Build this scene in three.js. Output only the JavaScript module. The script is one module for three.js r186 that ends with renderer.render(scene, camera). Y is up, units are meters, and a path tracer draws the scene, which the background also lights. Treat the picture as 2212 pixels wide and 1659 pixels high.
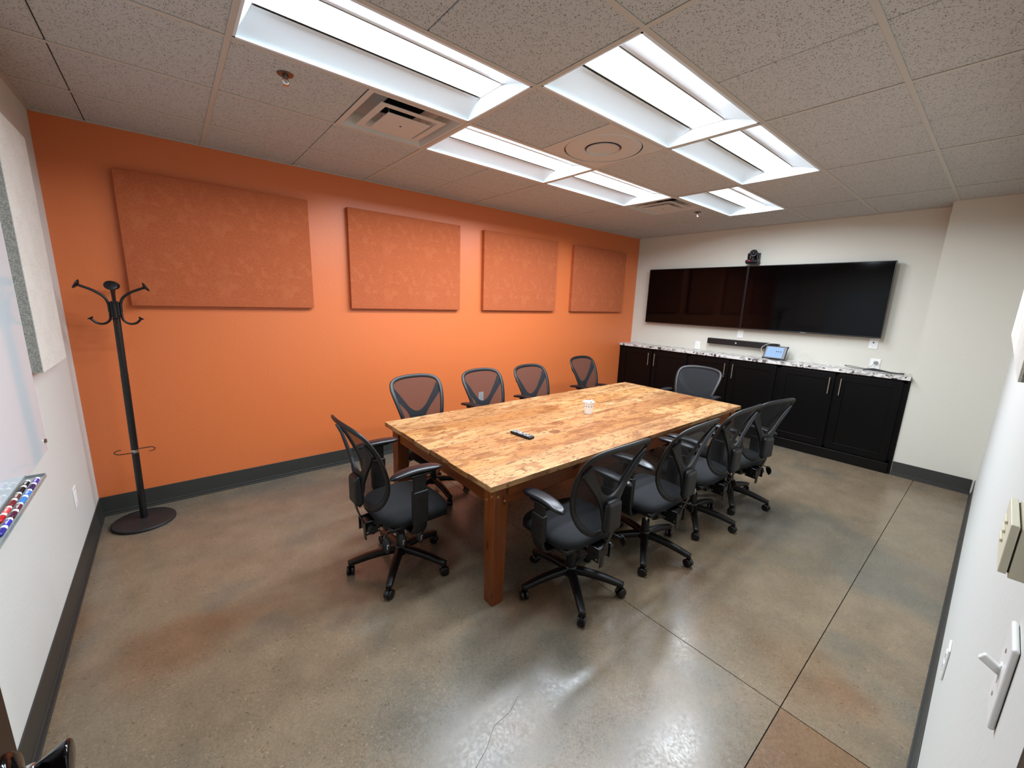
import * as THREE from 'three';
import { RoundedBoxGeometry } from 'three/addons/geometries/RoundedBoxGeometry.js';
import { mergeGeometries } from 'three/addons/utils/BufferGeometryUtils.js';
import { RectAreaLightUniformsLib } from 'three/addons/lights/RectAreaLightUniformsLib.js';

// ---------------------------------------------------------------- camera, light, exposure
const scene = new THREE.Scene();
scene.background = new THREE.Color(0x000000);
const renderer = new THREE.WebGLRenderer({ antialias: true });
renderer.toneMapping = THREE.LinearToneMapping;
renderer.toneMappingExposure = 1.0;
renderer.shadowMap.enabled = true;
RectAreaLightUniformsLib.init();
const camera = new THREE.PerspectiveCamera(86.75, 2212 / 1659, 0.02, 60);
{
  const right = new THREE.Vector3(0.7699034, 0.0334660, 0.6372823);
  const up = new THREE.Vector3(0.1037566, 0.9787721, -0.1767477);
  const back = new THREE.Vector3(-0.6296692, 0.2022009, 0.7500876);
  camera.quaternion.setFromRotationMatrix(new THREE.Matrix4().makeBasis(right, up, back));
  camera.position.set(-1.5285, 1.6961, 2.9262);
}
const LAMP = { intensity: 68, color: 0xe6f2ff, glow: 3.2 };

// ---------------------------------------------------------------- room measures (metres)
const H = 2.7456, X0 = -2.08, X1 = 4.533, XB = 4.255, Z0 = -1.155, ZR = 3.0, T = 0.6096, ZP = 2.405;

// ---------------------------------------------------------------- helpers
let seed = 7;
const rnd = () => { seed = (seed * 1664525 + 1013904223) >>> 0; return seed / 4294967296; };
const V = (x, y, z) => new THREE.Vector3(x, y, z);
const taken = {};
const numbered = (n) => { const k = taken[n] = (taken[n] ?? -1) + 1; return k ? `${n}_${String(k).padStart(3, '0')}` : n; };
function add(o, parent) { o.castShadow = o.receiveShadow = true; (parent ?? scene).add(o); return o; }
function mesh(name, geo, mat, parent) {
  const g = Array.isArray(geo) ? merge(geo) : geo;
  const o = new THREE.Mesh(g, mat); o.name = parent ? name : numbered(name); return add(o, parent);
}
function merge(list) {
  const l = list.map((g) => { const h = g.index ? g.toNonIndexed() : g.clone(); for (const k of Object.keys(h.attributes)) if (!['position', 'normal', 'uv'].includes(k)) h.deleteAttribute(k); if (!h.attributes.uv) h.setAttribute('uv', new THREE.Float32BufferAttribute(new Float32Array(h.attributes.position.count * 2), 2)); return h; });
  return l.length === 1 ? l[0] : mergeGeometries(l);
}
function tag(o, label, category, group, kind) { o.userData.label = label; o.userData.category = category; if (group) o.userData.group = group; if (kind) o.userData.kind = kind; return o; }
function thing(name, label, category, pos = [0, 0, 0], turn = 0, group, kind) {
  const o = new THREE.Group(); o.name = numbered(name); o.position.set(...pos); o.rotation.y = turn; scene.add(o);
  return tag(o, label, category, group, kind);
}
const move = (g, x, y, z) => g.translate(x, y, z);
const box = (x0, x1, y0, y1, z0, z1) => move(new THREE.BoxGeometry(x1 - x0, y1 - y0, z1 - z0), (x0 + x1) / 2, (y0 + y1) / 2, (z0 + z1) / 2);
const rbox = (x0, x1, y0, y1, z0, z1, r = 0.004, s = 2) => move(new RoundedBoxGeometry(x1 - x0, y1 - y0, z1 - z0, s, Math.min(r, (x1 - x0) / 2.01, (y1 - y0) / 2.01, (z1 - z0) / 2.01)), (x0 + x1) / 2, (y0 + y1) / 2, (z0 + z1) / 2);
const cyl = (r0, r1, h, x, y, z, n = 24) => move(new THREE.CylinderGeometry(r1, r0, h, n), x, y + h / 2, z);   // r0 at the bottom
const tube = (pts, r, n = 40, rs = 8) => new THREE.TubeGeometry(new THREE.CatmullRomCurve3(pts), n, r, rs);
// uv in metres, taken from the dominant axis of each face
function metreUV(g, s = 1, ou = 0, ov = 0) {
  if (g.index) g = g.toNonIndexed();
  const p = g.attributes.position, n = g.attributes.normal, uv = new Float32Array(p.count * 2);
  for (let i = 0; i < p.count; i += 3) {
    let nx = 0, ny = 0, nz = 0;
    for (let k = 0; k < 3; k++) { nx += n.getX(i + k); ny += n.getY(i + k); nz += n.getZ(i + k); }
    nx = Math.abs(nx); ny = Math.abs(ny); nz = Math.abs(nz);
    for (let k = 0; k < 3; k++) {
      const x = p.getX(i + k), y = p.getY(i + k), z = p.getZ(i + k);
      const [u, v] = ny >= nx && ny >= nz ? [x, z] : nx >= nz ? [z, y] : [x, y];
      uv[(i + k) * 2] = u * s + ou; uv[(i + k) * 2 + 1] = v * s + ov;
    }
  }
  g.setAttribute('uv', new THREE.BufferAttribute(uv, 2)); return g;
}
// sweep of a superellipse section along points
function sweep(pts, ups, wf, hf, seg = 10, closed = false, ex = 2) {
  const n = pts.length, pos = [], idx = [];
  for (let i = 0; i < n; i++) {
    const a = pts[closed ? (i - 1 + n) % n : Math.max(0, i - 1)], b = pts[closed ? (i + 1) % n : Math.min(n - 1, i + 1)];
    const t = b.clone().sub(a).normalize(), u0 = typeof ups === 'function' ? ups(i) : ups;
    const s = t.clone().cross(u0).normalize(), u = s.clone().cross(t).normalize();
    const f = closed ? i / n : i / (n - 1), w = wf(f) / 2, h = hf(f) / 2;
    for (let k = 0; k < seg; k++) {
      const A = k / seg * Math.PI * 2, c = Math.cos(A), d = Math.sin(A);
      const q = pts[i].clone().addScaledVector(s, w * Math.sign(c) * Math.abs(c) ** (2 / ex)).addScaledVector(u, h * Math.sign(d) * Math.abs(d) ** (2 / ex));
      pos.push(q.x, q.y, q.z);
    }
  }
  const m = closed ? n : n - 1;
  for (let i = 0; i < m; i++) for (let k = 0; k < seg; k++) {
    const a = i * seg + k, b = i * seg + (k + 1) % seg, c = ((i + 1) % n) * seg + k, d = ((i + 1) % n) * seg + (k + 1) % seg;
    idx.push(a, b, c, b, d, c);
  }
  if (!closed) for (const [i, fl] of [[0, 0], [n - 1, 1]]) {
    const c = pos.length / 3; pos.push(pts[i].x, pts[i].y, pts[i].z);
    for (let k = 0; k < seg; k++) { const a = i * seg + k, b = i * seg + (k + 1) % seg; fl ? idx.push(c, a, b) : idx.push(c, b, a); }
  }
  const g = new THREE.BufferGeometry(); g.setAttribute('position', new THREE.Float32BufferAttribute(pos, 3)); g.setIndex(idx); g.computeVertexNormals();
  g.setAttribute('uv', new THREE.Float32BufferAttribute(new Float32Array(pos.length / 3 * 2), 2)); return g;
}
const smooth = (pts, n, closed) => new THREE.CatmullRomCurve3(pts, closed).getPoints(n).slice(0, closed ? n : n + 1);
const lerpTable = (tab, x) => { for (let i = 1; i < tab.length; i++) if (x <= tab[i][0]) { const [a, b] = [tab[i - 1], tab[i]], t = Math.max(0, (x - a[0]) / (b[0] - a[0])); return a[1] + (b[1] - a[1]) * t; } return tab[tab.length - 1][1]; };

// ---------------------------------------------------------------- noise and textures
function hash(x, y, s) { let h = Math.imul(x, 374761393) ^ Math.imul(y, 668265263) ^ Math.imul(s, 1274126177); h = Math.imul(h ^ (h >>> 13), 1274126177); return ((h ^ (h >>> 16)) >>> 0) / 4294967296; }
function vn(x, y, s) { const xi = Math.floor(x), yi = Math.floor(y); let u = x - xi, v = y - yi; u = u * u * (3 - 2 * u); v = v * v * (3 - 2 * v); const a = hash(xi, yi, s), b = hash(xi + 1, yi, s), c = hash(xi, yi + 1, s), d = hash(xi + 1, yi + 1, s); return a + (b - a) * u + (c - a) * v + (a - b - c + d) * u * v; }
function fbm(x, y, s, o = 4) { let t = 0, a = 0.5, m = 0; for (let i = 0; i < o; i++) { t += a * vn(x, y, s + i * 17); m += a; a *= 0.5; x *= 2.03; y *= 2.03; } return t / m; }
const sst = (a, b, x) => { const t = Math.min(1, Math.max(0, (x - a) / (b - a))); return t * t * (3 - 2 * t); };
function makeTex(w, h, fn, { srgb = true, wrap = true, rep } = {}) {
  const d = new Uint8Array(w * h * 4);
  for (let j = 0; j < h; j++) for (let i = 0; i < w; i++) { const c = fn(i, j), k = (j * w + i) * 4; d[k] = Math.max(0, Math.min(255, c[0])); d[k + 1] = Math.max(0, Math.min(255, c[1])); d[k + 2] = Math.max(0, Math.min(255, c[2])); d[k + 3] = 255; }
  const t = new THREE.DataTexture(d, w, h, THREE.RGBAFormat); t.magFilter = THREE.LinearFilter; t.minFilter = THREE.LinearMipmapLinearFilter; t.generateMipmaps = true;
  if (wrap) t.wrapS = t.wrapT = THREE.RepeatWrapping; if (srgb) t.colorSpace = THREE.SRGBColorSpace; if (rep) t.repeat.set(...rep); t.needsUpdate = true; return t;
}
const mix3 = (a, b, t) => [a[0] + (b[0] - a[0]) * t, a[1] + (b[1] - a[1]) * t, a[2] + (b[2] - a[2]) * t];
const std = (color, roughness = 0.6, extra = {}) => new THREE.MeshStandardMaterial({ color, roughness, metalness: 0, ...extra });

// polished concrete: uv (0..1) spans the whole floor
const FW = X1 - X0, FD = ZR - Z0;
const FTW = 2048, FTH = 1280;
const floorTex = makeTex(FTW, FTH, (i, j) => {
  const x = i / FTW * FW, y = j / FTH * FD, wx = x + X0, wz = y + Z0;
  const warp = fbm(x * 0.9, y * 0.9, 3, 3) * 1.3;
  let t = fbm(x * 0.75 + warp, y * 1.0 + warp * 0.6, 11, 4), g = fbm(x * 2.6, y * 2.6, 23, 4), m = fbm(x * 9, y * 9, 31, 3);
  let c = mix3([124, 116, 101], [150, 131, 106], sst(0.35, 0.66, t));
  c = mix3(c, [146, 106, 76], 0.55 * sst(0.6, 0.78, fbm(x * 1.1 + 5, y * 1.1 + 9, 41, 4)));      // iron-brown blooms
  c = mix3(c, [121, 117, 105], 0.5 * sst(0.55, 0.75, g));
  if (wx < 0.34 && wz > 2.592) c = mix3(c, [146, 104, 72], 0.6);                                    // the browner slab corner
  const k = 1 + (m - 0.5) * 0.16 + (hash(i, j, 5) - 0.5) * 0.22;
  let s = hash(i >> 1, j >> 1, 77); const sp = s > 0.996 ? 26 : s < 0.006 ? -30 : 0;
  return [c[0] * k + sp, c[1] * k + sp, c[2] * k + sp];
});
const floorRough = makeTex(1024, 640, (i, j) => { const x = i / 1024 * FW, y = j / 640 * FD; const r = 52 + 36 * fbm(x * 3, y * 3, 91, 4) + 34 * (hash(i, j, 9) - 0.5); return [r, r, r]; }, { srgb: false });

// mineral-fibre ceiling tile with worm-hole fissures, 0.61 m across
const tileTex = (() => {
  const n = 1024, a = new Float32Array(n * n).fill(1); let s0 = 99; const r = () => { s0 = (s0 * 1664525 + 1013904223) >>> 0; return s0 / 4294967296; };
  for (let k = 0; k < 3600; k++) {
    let x = r() * n, y = r() * n, an = r() * 6.283; const len = 2 + r() * 9, w = 0.8 + r() * 1.5, dk = 0.45 + r() * 0.3;
    for (let t = 0; t < len; t++) { for (let dy = -2; dy <= 2; dy++) for (let dx = -2; dx <= 2; dx++) if (dx * dx + dy * dy <= w * w) { const q = (((y + dy) | 0) + n) % n * n + (((x + dx) | 0) + n) % n; a[q] = Math.min(a[q], dk); } x += Math.cos(an); y += Math.sin(an); an += (r() - 0.5) * 0.9; }
  }
  for (let k = 0; k < 9000; k++) { const q = (r() * n | 0) * n + (r() * n | 0); a[q] = Math.min(a[q], 0.62); }
  return makeTex(n, n, (i, j) => { const v = a[j * n + i] * (0.97 + 0.05 * hash(i, j, 3)); return [190 * v, 190 * v, 186 * v]; });
})();
// worn pine: u runs along the grain, texture spans 3.2 m x 1.6 m
const woodTop = makeTex(2048, 1024, (i, j) => {
  const x = i / 2048 * 3.2, y = j / 1024 * 1.6;
  const w = fbm(x * 0.7, y * 2.2, 5, 3) * 0.09, yy = y + w;
  const ring = Math.sin(yy * 190 + fbm(x * 0.5, y * 7, 8, 3) * 22), fine = fbm(x * 9, y * 190, 12, 3), broad = fbm(x * 1.1, y * 3.4, 19, 4);
  let c = mix3([198, 158, 110], [164, 120, 76], sst(0.3, 0.75, broad));
  c = mix3(c, [150, 98, 56], 0.30 * sst(0.2, 1, ring) + 0.20 * sst(0.5, 0.8, fine));
  c = mix3(c, [222, 188, 148], 0.45 * sst(0.56, 0.74, fbm(x * 2.6 + 7, y * 6, 29, 4)));                 // rubbed bare wood
  c = mix3(c, [112, 66, 32], 0.55 * sst(0.60, 0.76, fbm(x * 3.4 + 2, y * 11 + 3, 37, 5)));              // ingrained dirt
  const scr = fbm(x * 34, y * 95, 51, 2); c = mix3(c, [88, 50, 24], 0.6 * sst(0.69, 0.77, scr));
  c = mix3(c, [112, 72, 40], 0.42 * sst(0.58, 0.78, fbm(x * 3.5 + 1, y * 230, 83, 3)));                // grain lines
  const blot = fbm(x * 11 + 3, y * 26 + 1, 57, 4); c = mix3(c, [124, 78, 44], 0.5 * sst(0.56, 0.70, blot));        // short nicks
  const kn = fbm(x * 5, y * 12, 71, 2); c = mix3(c, [96, 54, 24], 0.6 * sst(0.84, 0.9, kn));
  const k = 0.95 + 0.1 * hash(i, j, 2); return [c[0] * k, c[1] * k, c[2] * k];
});
const woodDark = makeTex(1024, 512, (i, j) => {
  const x = i / 1024 * 1.6, y = j / 512 * 0.8;
  const ring = Math.sin(y * 150 + fbm(x * 1.2, y * 8, 8, 3) * 24), fine = fbm(x * 9, y * 160, 12, 3), broad = fbm(x * 2.1, y * 5, 19, 4);
  let c = mix3([178, 104, 34], [140, 74, 20], sst(0.3, 0.7, broad));
  c = mix3(c, [112, 56, 14], 0.3 * sst(0.1, 1, ring) + 0.3 * sst(0.5, 0.8, fine));
  c = mix3(c, [58, 28, 10], 0.75 * sst(0.72, 0.82, fbm(x * 7, y * 16, 61, 3)));
  return c;
});
const granite = makeTex(2048, 256, (i, j) => {
  const x = i / 2048 * 3.6, y = j / 256 * 0.45; let c = [214, 210, 203];
  c = mix3(c, [158, 152, 148], 0.8 * sst(0.52, 0.62, fbm(x * 16, y * 16, 3, 4)));
  c = mix3(c, [92, 84, 82], 0.85 * sst(0.62, 0.67, fbm(x * 22 + 4, y * 22, 13, 4)));
  c = mix3(c, [40, 36, 38], 0.9 * sst(0.66, 0.70, fbm(x * 30 + 9, y * 30, 23, 4)));
  c = mix3(c, [236, 233, 228], 0.6 * sst(0.6, 0.66, fbm(x * 19 + 1, y * 19 + 7, 33, 3))); return c;
});
const felt = (a, b, c0, sd, n = 512, gr = 1) => makeTex(n, n, (i, j) => { const f = fbm(i / 3.1, j / 3.1, sd, 3), g = fbm(i / 60, j / 60, sd + 5, 3); let c = mix3(a, b, sst(0.25, 0.75, f)); c = mix3(c, c0, 0.35 * sst(0.45, 0.75, g)); const k = 1 + (hash(i, j, sd) - 0.5) * 0.10 * gr; return [c[0] * k, c[1] * k, c[2] * k]; });
const feltOrange = felt([186, 96, 54], [160, 80, 43], [192, 108, 68], 3);
const feltWhite = felt([218, 216, 206], [206, 199, 187], [226, 221, 212], 13, 256);
const feltGrey = felt([164, 162, 154], [128, 126, 118], [150, 148, 140], 23, 256, 2);
const weave = makeTex(128, 128, (i, j) => { const v = 128 + 90 * Math.sin(i * Math.PI / 4) * Math.sin(j * Math.PI / 4) + 30 * (hash(i, j, 1) - 0.5); return [v, v, v]; }, { srgb: false });
const peel = makeTex(512, 512, (i, j) => { const v = 255 * fbm(i / 6, j / 6, 5, 3); return [v, v, v]; }, { srgb: false });

// ---------------------------------------------------------------- materials
const M = {
  orange: std(0xd4703c, 0.40, { bumpMap: peel, bumpScale: 0.0004 }),
  white: std(0xd4d5ce, 0.55, { bumpMap: peel, bumpScale: 0.0004 }),
  greige: std(0xd3d0c2, 0.55, { bumpMap: peel, bumpScale: 0.0004 }),
  base: std(0x33332f, 0.45), baseToe: std(0x2a2a27, 0.4),
  floor: std(0xd2d2d2, 1, { map: floorTex, roughnessMap: floorRough }),
  groove: std(0x4a4238, 0.9),
  tile: std(0xffffff, 0.95, { map: tileTex, bumpMap: tileTex, bumpScale: 0.0012 }),
  tee: std(0xbdb8ae, 0.5), plenum: std(0x35322e, 0.95),
  reflector: std(0xdce6ea, 0.4), lens: new THREE.MeshStandardMaterial({ color: 0xffffff, roughness: 0.5, emissive: 0xf8fbff, emissiveIntensity: LAMP.glow }),
  vent: std(0xc6c4be, 0.45), ventDark: std(0x1a1918, 0.8), slot: std(0x4a4760, 0.5),
  feltO: std(0xffffff, 0.95, { map: feltOrange, bumpMap: feltOrange, bumpScale: 0.0012 }),
  feltW: std(0xffffff, 0.95, { map: feltWhite, bumpMap: feltWhite, bumpScale: 0.0008 }),
  feltG: std(0xffffff, 0.98, { map: feltGrey, bumpMap: feltGrey, bumpScale: 0.002 }),
  woodTop: std(0xf2eee8, 0.42, { map: woodTop, bumpMap: woodTop, bumpScale: 0.0008 }),
  woodTop2: std(0xdcc8b8, 0.42, { map: woodTop, bumpMap: woodTop, bumpScale: 0.0008 }),
  woodTop3: std(0xeee0ca, 0.42, { map: woodTop, bumpMap: woodTop, bumpScale: 0.0008 }),
  woodDark: std(0xd0bd98, 0.38, { map: woodDark, bumpMap: woodDark, bumpScale: 0.0005 }),
  peg: std(0xb07a44, 0.5),
  plastic: std(0x09090a, 0.45), plasticGrey: std(0x111214, 0.42), pad: std(0x101115, 0.32), satin: std(0x08080a, 0.3),
  fabric: std(0x0d0e11, 0.9, { bumpMap: weave, bumpScale: 0.0006 }),
  mesh: std(0x16171a, 0.85, { transparent: true, opacity: 0.70, side: THREE.DoubleSide }),
  chrome: new THREE.MeshStandardMaterial({ color: 0xd6d6d6, metalness: 1, roughness: 0.16 }),
  steel: new THREE.MeshStandardMaterial({ color: 0xc9c4ba, metalness: 1, roughness: 0.3 }),
  brass: new THREE.MeshStandardMaterial({ color: 0x7a6f68, metalness: 1, roughness: 0.4 }),
  blackMetal: std(0x0f0f10, 0.35), blackGloss: std(0x08080a, 0.08),
  screen: new THREE.MeshPhysicalMaterial({ color: 0x020203, roughness: 0.06, specularIntensity: 0.4 }), bezel: std(0x0b0b0c, 0.3), bezelEdge: std(0x242528, 0.4, { metalness: 0.5 }),
  cabinet: new THREE.MeshPhysicalMaterial({ color: 0x060505, roughness: 0.38, specularIntensity: 0.4 }), cabinetEdge: new THREE.MeshPhysicalMaterial({ color: 0x060505, roughness: 0.3, specularIntensity: 0.6 }),
  granite: std(0xffffff, 0.2, { map: granite }),
  plate: std(0xeeeeea, 0.32), plateDark: std(0x2c2b2a, 0.6), beige: std(0xe0dac2, 0.45), beigeDark: std(0x2e2a24, 0.8),
  doorWood: std(0x2a1a0e, 0.4), frameBronze: std(0x4a3826, 0.4),
  whiteP: std(0xf0f0ec, 0.35), cordW: std(0xdedcd6, 0.5), cordB: std(0x161616, 0.5),
  markGrey: std(0xa8a8a6, 0.5),
};
const plateMat = M.plate;

// ---------------------------------------------------------------- floor
const JX = 0.34, JZ = 2.592, JG = 0.0022;
const floor = new THREE.Group(); floor.name = 'floor'; scene.add(floor); tag(floor, 'polished brown-grey concrete floor with saw-cut joints', 'floor', null, 'structure');
mesh('subfloor', box(X0 - 0.2, X1 + 0.2, -0.12, -0.006, Z0 - 0.2, ZR + 0.2), M.groove, floor);
{
  const xs = [[X0 - 0.02, JX - JG], [JX + JG, X1 + 0.02]], zs = [[Z0 - 0.02, JZ - JG], [JZ + JG, ZR + 0.02]];
  for (const [a, b] of xs) for (const [c, d] of zs) {
    const g = box(a, b, -0.006, 0, c, d), p = g.attributes.position, uv = g.attributes.uv;
    for (let i = 0; i < p.count; i++) uv.setXY(i, (p.getX(i) - X0) / FW, (p.getZ(i) - Z0) / FD);
    mesh('concrete_slab', g, M.floor, floor);
  }
  // hairline crack in the slab
  const cr = [V(-0.98, 0.0004, 2.06), V(-0.84, 0.0004, 1.97), V(-0.76, 0.0004, 1.935), V(-0.69, 0.0004, 1.89), V(-0.6, 0.0004, 1.88), V(-0.53, 0.0004, 1.85)];
  mesh('crack', sweep(smooth(cr, 40), V(0, 1, 0), () => 0.0014, () => 0.0006, 6), M.groove, floor);
}

// ---------------------------------------------------------------- walls
const struct = (name, geo, mat, label, cat = 'wall') => tag(mesh(name, geo, mat), label, cat, null, 'structure');
const DX0 = -1.835, DX1 = -1.0, DH = 2.12;      // doorway in the near right wall
struct('wall_north', metreUV(box(X0 - 0.12, X1 + 0.12, -0.1, H + 0.15, Z0 - 0.12, Z0), 1), M.orange, 'long wall painted burnt orange behind the table');
struct('wall_west', metreUV(box(X0 - 0.12, X0, -0.1, H + 0.15, Z0, ZR + 0.12), 1), M.white, 'off-white side wall carrying the glass whiteboard');
struct('wall_east', metreUV(box(X1, X1 + 0.12, -0.1, H + 0.15, Z0, ZR + 0.12), 1), M.greige, 'pale grey end wall behind the two televisions');
struct('wall_east_return', metreUV(box(XB, X1, 0, H + 0.15, ZP, ZR), 1), M.greige, 'pale grey wall step beside the end of the cabinets');
struct('wall_south', [metreUV(box(DX1, X1, -0.1, H + 0.15, ZR, ZR + 0.12), 1), metreUV(box(X0, DX0, -0.1, H + 0.15, ZR, ZR + 0.12), 1), metreUV(box(DX0, DX1, DH, H + 0.15, ZR, ZR + 0.12), 1)], M.white, 'near white wall with doorway, switch and thermostat');
// corridor outside the doorway
struct('wall_hall', [metreUV(box(-2.9, 0.4, -0.1, 2.6, 4.6, 4.7)), metreUV(box(-3.0, -2.9, -0.1, 2.6, ZR + 0.12, 4.7)), metreUV(box(0.4, 0.5, -0.1, 2.6, ZR + 0.12, 4.7)), metreUV(box(-3.0, X0 - 0.12, -0.1, 2.6, ZR + 0.02, ZR + 0.12))], M.white, 'white corridor walls outside the doorway');
struct('floor_hall', box(-2.9, 0.4, -0.12, 0, ZR + 0.02, 4.6), M.groove, 'corridor floor outside the doorway', 'floor');
struct('ceiling_hall', box(-3.0, 0.5, 2.6, 2.7, ZR + 0.12, 4.7), M.white, 'corridor ceiling outside the doorway', 'ceiling');
// door frame
{
  const f = thing('door_1', 'dark brown door frame of the doorway next to the light switch', 'door frame', [0, 0, 0], 0, null, 'structure');
  mesh('jamb', rbox(DX1 - 0.03, DX1, 0, DH, ZR + 0.0005, ZR + 0.124, 0.001), M.doorWood, f);
  mesh('jamb', rbox(DX0, DX0 + 0.03, 0, DH, ZR - 0.004, ZR + 0.124, 0.003), M.doorWood, f);
  mesh('head', rbox(DX0, DX1, DH - 0.03, DH, ZR + 0.0005, ZR + 0.124, 0.003), M.doorWood, f);

  mesh('casing', rbox(DX0 - 0.016, DX0 + 0.012, 0, DH + 0.02, ZR - 0.012, ZR, 0.004), M.frameBronze, f);
}
// baseboards: rubber cove base 15 cm high with a small toe
function baseboard(name, x0, z0, x1, z1, nx, nz, label) {
  const d = 0.006, t = 0.02; const mk = (h, th) => rbox(Math.min(x0, x1, x0 + nx * th, x1 + nx * th), Math.max(x0, x1, x0 + nx * th, x1 + nx * th), 0, h, Math.min(z0, z1, z0 + nz * th, z1 + nz * th), Math.max(z0, z1, z0 + nz * th, z1 + nz * th), 0.003);
  return struct(name, [mk(0.15, d), mk(0.012, t), mk(0.03, 0.010)], M.base, label, 'baseboard');
}
baseboard('baseboard_north', X0, Z0, XB - 0.02, Z0, 0, 1, 'charcoal rubber baseboard along the orange wall');
baseboard('baseboard_west', X0, Z0 + 0.02, X0, ZR, 1, 0, 'charcoal rubber baseboard under the glass whiteboard');
baseboard('baseboard_south', DX1 + 0.02, ZR, XB, ZR, 0, -1, 'charcoal rubber baseboard along the near white wall');
baseboard('baseboard_east', XB, ZP + 0.004, XB, ZR - 0.02, -1, 0, 'short charcoal baseboard beside the black cabinets');

// ---------------------------------------------------------------- ceiling: tiles, tees, plenum
const ceiling = new THREE.Group(); ceiling.name = 'ceiling'; scene.add(ceiling); tag(ceiling, 'suspended ceiling of speckled mineral tiles in a metal grid', 'ceiling', null, 'structure');
mesh('plenum', box(X0 - 0.1, X1 + 0.1, H + 0.30, H + 0.36, Z0 - 0.1, ZR + 0.1), M.plenum, ceiling);
const LIGHTS = [[-2, 1], [0, 0], [0, 2], [2, 0], [2, 2], [4, 1]];
const special = new Set();
for (const [u, v] of LIGHTS) { special.add(`${u},${v}`); special.add(`${u + 1},${v}`); }
for (const k of ['-1,0', '4,0', '1,1']) special.add(k);
const tileGeos = {};
function tileGeo(w, d, k) {
  const key = `${w.toFixed(3)},${d.toFixed(3)},${k}`; if (tileGeos[key]) return tileGeos[key];
  const b = 0.004, g = rbox(-w / 2, w / 2, 0, 0.016, -d / 2, d / 2, b, 1);
  return tileGeos[key] = metreUV(g, 1 / T, k * 0.37, k * 0.61);
}
{
  const cl = (v, a, b) => Math.max(a, Math.min(b, v)); let n = 0;
  for (let u = -4; u <= 7; u++) for (let v = -2; v <= 4; v++) {
    if (special.has(`${u},${v}`)) continue;
    const odd = (k) => Math.abs(k) % 2 === 1, gl = odd(u) ? 0.0022 : 0.009, gr = odd(u + 1) ? 0.0022 : 0.009;
    const a = cl(u * T + gl, X0 + 0.006, X1 - 0.006), b = cl((u + 1) * T - gr, X0 + 0.006, X1 - 0.006), c = cl(v * T + 0.009, Z0 + 0.006, ZR - 0.006), d = cl((v + 1) * T - 0.009, Z0 + 0.006, ZR - 0.006);
    if (b - a < 0.03 || d - c < 0.03) continue;
    const m = mesh('ceiling_tile', tileGeo(b - a, d - c, n++ % 5), M.tile, ceiling); m.position.set((a + b) / 2, H + 0.001, (c + d) / 2);
  }
  const tw = 0.012;
  for (let v = -1; v <= 4; v++) mesh('grid_tee', merge([rbox(X0, X1, H - 0.002, H + 0.001, v * T - tw, v * T + tw, 0.001, 1), box(X0, X1, H, H + 0.05, v * T - 0.001, v * T + 0.001)]), M.tee, ceiling);
  for (let u = -2; u <= 6; u += 2) mesh('grid_tee', merge([rbox(u * T - tw, u * T + tw, H - 0.0025, H + 0.0005, Z0, ZR, 0.001, 1), box(u * T - 0.001, u * T + 0.001, H, H + 0.05, Z0, ZR)]), M.tee, ceiling);
  const an = 0.018; mesh('wall_angle', merge([box(X0, X1, H - 0.003, H + 0.001, Z0, Z0 + an), box(X0, X0 + an, H - 0.003, H + 0.001, Z0, ZR), box(X0, X1, H - 0.003, H + 0.001, ZR - an, ZR), box(X1 - an, X1, H - 0.003, H + 0.001, Z0, ZP), box(XB - an, XB, H - 0.003, H + 0.001, ZP - an, ZR), box(XB, X1, H - 0.003, H + 0.001, ZP - an, ZP)]), M.tee, ceiling);
}

// ---------------------------------------------------------------- recessed lights
const lightLabels = ['large ceiling light panel nearest the camera, close to the round sprinkler', 'ceiling light panel beside the nearer square air vent, in the row by the orange wall', 'ceiling light panel beside the round ceiling speaker, on the side away from the orange wall', 'ceiling light panel in the orange wall row, touching the far air vent', 'ceiling light panel on the near side, second one away from the camera', 'small-looking ceiling light panel farthest from the camera, near the televisions'];
const curveSide = (s) => {   // concave reflector from the frame edge to the lens
  const L = 2 * T - 0.024, a = 0.289, b = 0.108, n = 50, pos = [], idx = [], y0 = 0.001, y1 = 0.092;
  for (let i = 0; i <= n; i++) { const t = i / n, z = s * (a + (b - a) * t), y = t < 0.02 ? 0.001 + 0.006 * t / 0.02 : 0.007 + 0.049 * t + 0.0045 * Math.sin(Math.PI * t); for (const x of [-L / 2, L / 2]) pos.push(x, y, z); }
  for (let i = 0; i < n; i++) { const p = i * 2; idx.push(p, p + 1, p + 2, p + 1, p + 3, p + 2); }
  const g = new THREE.BufferGeometry(); g.setAttribute('position', new THREE.Float32BufferAttribute(pos, 3)); g.setIndex(idx); g.computeVertexNormals(); return g;
};
M.reflector.side = THREE.DoubleSide;
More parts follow.
